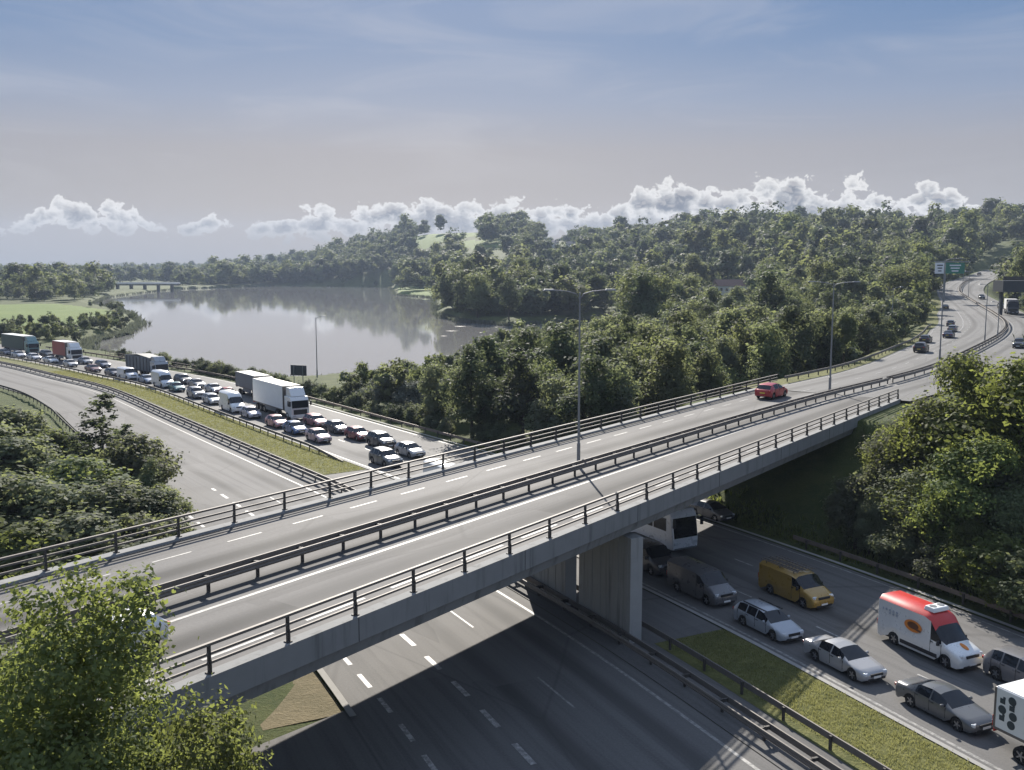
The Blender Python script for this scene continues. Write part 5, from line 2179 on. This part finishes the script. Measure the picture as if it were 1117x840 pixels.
def scatter():
    g = np.random.default_rng(3)
    pts = []

    def ok(x, y, lakem=3.0):
        s, o = LOW.project(x, y)
        a = (o > -21) & (o < 27.5)
        s2, o2 = UP.project(x, y)
        l, r = np.interp(s2, UL_S, UL_O), np.interp(s2, UR_S, UR_O)
        b = (o2 > l - 4.5) & (o2 < r + 5.5)
        c_ = np.ones(len(x), bool)
        for hx, hy, hw in HOUSES:                     # gardens round the houses
            c_ &= ~((np.abs(x - hx * y / hy) < hw * .5 + 3) & (y > hy - (230 if hw == 24 else 75)) & (y < hy + 9))
        return ~a & ~b & c_ & (poly_sd(x, y, LAKE) > lakem)

    def grid(u0, u1, y0, y1, sp, size, kinds, jit=.45, dens=1.0, lakem=3.0, cond=None, cap=None):
        ys = np.arange(y0, y1, sp)
        P = []
        for yy in ys:
            xs = np.arange(u0 * yy, u1 * yy, sp)
            P.append(np.stack([xs + g.uniform(-jit, jit, len(xs)) * sp, yy + g.uniform(-jit, jit, len(xs)) * sp], 1))
        P = np.concatenate(P)
        P = P[g.random(len(P)) < dens]
        k = ok(P[:, 0], P[:, 1], lakem)
        P = P[k]
        z = terrain(P[:, 0], P[:, 1])
        h = g.uniform(size[0], size[1], len(P)) * g.choice([.6, .8, 1, 1, 1.3], len(P))
        px, py = proj(P[:, 0], P[:, 1], z + h * .4)
        pyt = proj(P[:, 0], P[:, 1], z + h * 1.2)[1]
        keep = np.ones(len(P), bool)
        for M_ in NOTREE:
            far = P[:, 1] > 230
            keep &= ~(((poly_sd(px, py, np.array(M_, float)) < 1.0) | (poly_sd(px, pyt, np.array(M_, float)) < -.5) & (M_ is not NOTREE[-2])) & far)
        if cond is not None: keep &= cond(P, px, py)
        P, z, h, px = P[keep], z[keep], h[keep], px[keep]
        if cap is not None:
            # crowns keep under the skyline the near wood has
            row = cap(px) + g.uniform(-7, 11, len(P))
            dh = (row - 292) / F * (P[:, 1] * 1.0)
            hm = HC - dh - z
            h = np.minimum(h, hm)
            kk = h > 2.2
            P, z, h, px = P[kk], z[kk], h[kk], px[kk]
        kd = g.choice(kinds, len(P))
        pts.append(np.stack([P[:, 0], P[:, 1], z, h, kd], 1))

    # the wood between the lake and the flyover
    grid(-.20, .46, 92, 250, 6.0, (8, 14), [0, 1, 2, 3, 4, 5, 0, 1, 4], cond=lambda P, px, py: (px > 372 + (P[:, 1] < 150) * 60) & (DP.project(P[:, 0], P[:, 1])[1] < -47.5 - 3), cap=skyline)
    # beyond: round the head of the lake and up the hill
    grid(-.06, .62, 255, 520, 10, (10, 18), [0, 1, 2, 3, 4, 5, 2], cond=lambda P, px, py: (px > 470) & ((px > 700) | (P[:, 1] > 440)))
    grid(.40, .75, 130, 260, 7.5, (7, 12), [0, 1, 2, 3, 4, 5, 2], cond=lambda P, px, py: UP.project(P[:, 0], P[:, 1])[1] > 0)
    grid(-.10, .62, 520, 1000, 16, (11, 22), [0, 1, 2, 3, 4, 5, 2, 3], dens=.75, cond=lambda P, px, py: px > 440)
    grid(-.30, .62, 1000, 1750, 24, (11, 20), [2, 3, 5, 4, 0], dens=.85)
    grid(-.10, .16, 425, 530, 9, (11, 19), [0, 2, 3, 5], dens=.8, cond=lambda P, px, py: (px > 474) & (px < 640))
    grid(-.36, -.05, 1312, 1500, 13, (9, 15), [2, 3, 5, 0])
    # the far shore and the country beyond the lake
    grid(-.62, -.02, 1010, 1500, 17, (8, 16), [2, 3, 5, 2], dens=.8)
    grid(-.62, -.05, 1500, 2900, 34, (9, 16), [2, 3, 5], dens=.75)
    grid(-.62, -.40, 640, 1010, 15, (8, 16), [2, 3, 5, 2], dens=.85, cond=lambda P, px, py: py < 334)
    return np.concatenate(pts)


PTS = scatter()
# headland shrubs along the water
hd = []
for k in range(520):
    px, py = RNG.uniform(-60, 150), RNG.uniform(334, 372)
    p = at(px, py, 0)
    sd_ = poly_sd([p.x], [p.y], LAKE)[0]
    inside = any(poly_sd([px], [py], np.array(P, float))[0] < 0 for P in MEADOWS[:2])
    so, oo = LOW.project(p.x, p.y)
    if 1.5 < sd_ < 40 and not inside and oo[0] > 30:
        hd.append((p.x, p.y, tz(p.x, p.y), RNG.uniform(2.0, 5), RNG.choice([0, 2, 3, 5])))
PTS = np.concatenate([PTS, np.array(hd)]) if hd else PTS
pxs, pys = proj(PTS[:, 0], PTS[:, 1], PTS[:, 2] + PTS[:, 3] * .8)
inview = (pxs > -40) & (pxs < 1157)
dist = np.hypot(PTS[:, 0], PTS[:, 1])
order = np.argsort(np.where(inview, dist / PTS[:, 3], 1e6 + dist))
NEAR = order[:225]
FARI = order[225:]
print('TREES', len(PTS), 'near reach', dist[NEAR].max())
WOODLAB = {0: ('broad mid green tree in the wood between the lake and the flyover', 'mid green trees of the wood'), 1: ('narrow mid green tree in the wood between the lake and the flyover', 'narrow trees of the wood'),
           2: ('wide yellowish green tree in the wood between the lake and the flyover', 'yellowish trees of the wood'), 3: ('dark green tree in the wood between the lake and the flyover', 'dark trees of the wood'),
           4: ('loose crowned green tree in the wood between the lake and the flyover', 'loose crowned trees of the wood'), 5: ('wide dark green tree in the wood between the lake and the flyover', 'wide dark trees of the wood')}
BACKLAB = ('green tree beside the climbing road past the flyover', 'trees beside the climbing road')
for i in NEAR:
    x, y, z, h, kd = PTS[i]
    kd = int(kd)
    lab, grp = WOODLAB[kd] if pxs[i] < 985 else BACKLAB
    if kd == 1 and pxs[i] < 985 and RNG.random() < .4:
        place_tree(('conifer', 0), x, y, h * 1.06, 'dark pointed conifer standing in the wood between the lake and the flyover', group='conifers of the wood', wide=RNG.uniform(1, 1.3), z=z - .1)
        continue
    place_tree(('wood', kd), x, y, h, lab, group=grp, wide=RNG.uniform(.9, 1.25), z=z - .1)

# everything farther off is one woodland: instances of five simpler trees on points
far_col = bpy.data.collections.new('woodland_kinds')
PROTOS = []
for i, (mat, R, nl) in enumerate([('leaf_far', 4.6, 9), ('leaf_mid', 4.0, 8), ('leaf_lime', 5.2, 11), ('leaf_dark', 4.4, 9), ('leaf_mid', 4.8, 9), ('leaf_dark', 5.0, 10)]):
    V, Fc, Lb = crown_arrays(80 + i, 11, R, .8, nl, 120, 12, .95, 'round', .16, .8, .38, 1.25)
    o = bpy.data.objects.new('tree_kind', quick_mesh('far_crown', V, Fc, [mat]))
    far_col.objects.link(o)
    PROTOS.append(o)


def woodland():
    P = PTS[FARI]
    me = bpy.data.meshes.new('woodland')
    me.vertices.add(len(P))
    me.vertices.foreach_set('co', P[:, :3].astype(np.float32).ravel())
    g = np.random.default_rng(8)
    sc = (P[:, 3] / 11)
    grow = np.interp(P[:, 1], [300, 1000, 2500], [1.15, 1.5, 2.0])
    sv = np.stack([sc * grow * g.uniform(.85, 1.25, len(P)), sc * grow * g.uniform(.85, 1.25, len(P)), sc * (.45 + .55 * grow) * g.uniform(.9, 1.15, len(P))], 1)
    a = me.attributes.new('tree_scale', 'FLOAT_VECTOR', 'POINT')
    a.data.foreach_set('vector', sv.astype(np.float32).ravel())
    a = me.attributes.new('turn', 'FLOAT', 'POINT')
    a.data.foreach_set('value', g.uniform(0, 6.28, len(P)).astype(np.float32))
    a = me.attributes.new('kind_index', 'INT', 'POINT')
    a.data.foreach_set('value', P[:, 4].astype(np.int32))
    o = link('woodland', me)
    tag(o, 'far wooded hillside of countless green trees beyond the lake and road', 'woodland', kind='stuff')
    ng = bpy.data.node_groups.new('woodland_scatter', 'GeometryNodeTree')
    ng.interface.new_socket('Geometry', in_out='INPUT', socket_type='NodeSocketGeometry')
    ng.interface.new_socket('Geometry', in_out='OUTPUT', socket_type='NodeSocketGeometry')
    N, Lk = ng.nodes, ng.links
    gi, go = N.new('NodeGroupInput'), N.new('NodeGroupOutput')
    join = N.new('GeometryNodeJoinGeometry')

    def attr(nm, ty):
        n = N.new('GeometryNodeInputNamedAttribute')
        n.data_type = ty
        n.inputs['Name'].default_value = nm
        return n.outputs[0]
    ks, tn, kx = attr('tree_scale', 'FLOAT_VECTOR'), attr('turn', 'FLOAT'), attr('kind_index', 'INT')
    cmb = N.new('ShaderNodeCombineXYZ')
    Lk.new(tn, cmb.inputs[2])
    for i, pr in enumerate(PROTOS):
        cmpn = N.new('FunctionNodeCompare')
        cmpn.data_type = 'INT'
        cmpn.operation = 'EQUAL'
        ins = [s for s in cmpn.inputs if s.type == 'INT']
        Lk.new(kx, ins[0])
        ins[1].default_value = i
        oi = N.new('GeometryNodeObjectInfo')
        oi.inputs['Object'].default_value = pr
        oi.inputs['As Instance'].default_value = True
        ip = N.new('GeometryNodeInstanceOnPoints')
        Lk.new(gi.outputs[0], ip.inputs['Points'])
        Lk.new(cmpn.outputs[0], ip.inputs['Selection'])
        Lk.new(oi.outputs['Geometry'], ip.inputs['Instance'])
        Lk.new(cmb.outputs[0], ip.inputs['Rotation'])
        Lk.new(ks, ip.inputs['Scale'])
        Lk.new(ip.outputs[0], join.inputs[0])
    Lk.new(join.outputs[0], go.inputs[0])
    md = o.modifiers.new('scatter', 'NODES')
    md.node_group = ng


woodland()


# tufts and weeds along verges: one ground cover each
def tufts(name, label, fn, n, size, mat, seed):
    g = np.random.default_rng(seed)
    base = np.array([tuple(fn(g)) for _ in range(n)])
    k = 5
    m = n * k
    pos = np.repeat(base, k, 0) + g.normal(size=(m, 3)) * np.array([.10, .10, 0])
    h = size * g.uniform(.5, 1.3, m)
    a = g.uniform(0, 6.28, m)
    w = h * .16
    lean = g.normal(size=(m, 2)) * .35 * h[:, None]
    d = np.stack([np.cos(a) * w, np.sin(a) * w, np.zeros(m)], 1)
    top = pos + np.concatenate([lean, h[:, None]], 1)
    V = np.stack([pos - d, pos + d, top + d * .25, top - d * .25], 1).reshape(-1, 3)
    me = quick_mesh(name, V, np.arange(m * 4).reshape(-1, 4), [mat])
    tag(link(name, me), label, 'grass', kind='stuff')


sg0 = LOW.project(*at(1000, 835).xy)[0][0]
tufts('grass', 'tufts of dry grass on the central strip near the flyover', lambda g: LOW.pos(g.uniform(8, G0 - .2), g.uniform(2.6, 6.9), .05), 12000, .10, 'grass_blade', 1)
tufts('grass', 'tufts of dry grass on the central strip beyond the flyover', lambda g: LOW.pos(g.uniform(G1 + .2, 240), g.uniform(2.2, 6.9), .05), 9000, .13, 'grass_blade', 2)


def _bank(g):
    s, o = g.uniform(30, 120), 24.8 + abs(g.normal()) * 1.6
    q = LOW.pos(s, o)
    q.z = tz(q.x, q.y)
    return q


tufts('weeds', 'straggling weeds at the foot of the bank behind the queue barrier', _bank, 1500, .45, 'leaf_near', 3)


def _reed(g):
    i = int(g.integers(0, len(LAKE)))
    a, b = LAKE[i], LAKE[(i + 1) % len(LAKE)]
    q = a + (b - a) * g.random()
    d = (b - a) / np.linalg.norm(b - a)
    q = q + np.array([d[1], -d[0]]) * g.normal() * 1.6
    return Vector((q[0], q[1], -3.0))


tufts('reeds', 'grey green reeds fringing the edge of the lake', _reed, 5200, 1.5, 'leaf_grey', 4)


# mud banks and reeds at the head of the lake
def mudbank(px0, px1, py, label):
    a, b = at(px0, py, -3), at(px1, py, -3)
    c = (a + b) / 2
    m = MB()
    n = 22
    L_ = (b - a).length / 2
    W_ = L_ * .35
    vs = [(0, 0, .10)]
    g = random.Random(int(px0))
    for k in range(n):
        t = 2 * math.pi * k / n
        q = g.uniform(.75, 1.1)
        vs.append((math.cos(t) * L_ * q, math.sin(t) * W_ * q, -.10))
    m.add(vs, [(0, 1 + k, 1 + (k + 1) % n) for k in range(n)])
    o = m.build('mudbank', 'mud')
    o.location = c
    tag(o, label, 'mudbank', kind='structure')


for a, b, y, l in ((476, 492, 366.5, 'thin mud bank in the lake nearest the wood'), (478, 507, 361, 'mud bank streak behind the thinnest one'), (520, 552, 351, 'long mud bank by the far trees'),
                   (488, 516, 356, 'mud bank streak in the middle of the head of the lake'), (560, 610, 354, 'pale mud bank right of the others')):
    mudbank(a, b, y, l)

# ------------------------------------------------------------------ haze: one even body of air over the whole place
def haze():
    m = bpy.data.materials.new('air')
    m.use_nodes = True
    MATS['air'] = m
    t = NT(m.node_tree)
    out = t.n('ShaderNodeOutputMaterial')
    v = t.n('ShaderNodeVolumePrincipled')
    v.inputs['Color'].default_value = (.60, .72, .92, 1)
    v.inputs['Density'].default_value = HAZE
    v.inputs['Anisotropy'].default_value = .05
    t.t.links.new(v.outputs[0], out.inputs['Volume'])
    mb = MB()
    mb.box((0, 1400, 88), (7400, 4600, 200))
    o = mb.build('haze', 'air')
    o.display_type = 'WIRE'
    tag(o, 'thin blue morning haze over the valley', 'haze', kind='stuff')


HAZE = .000125
haze()
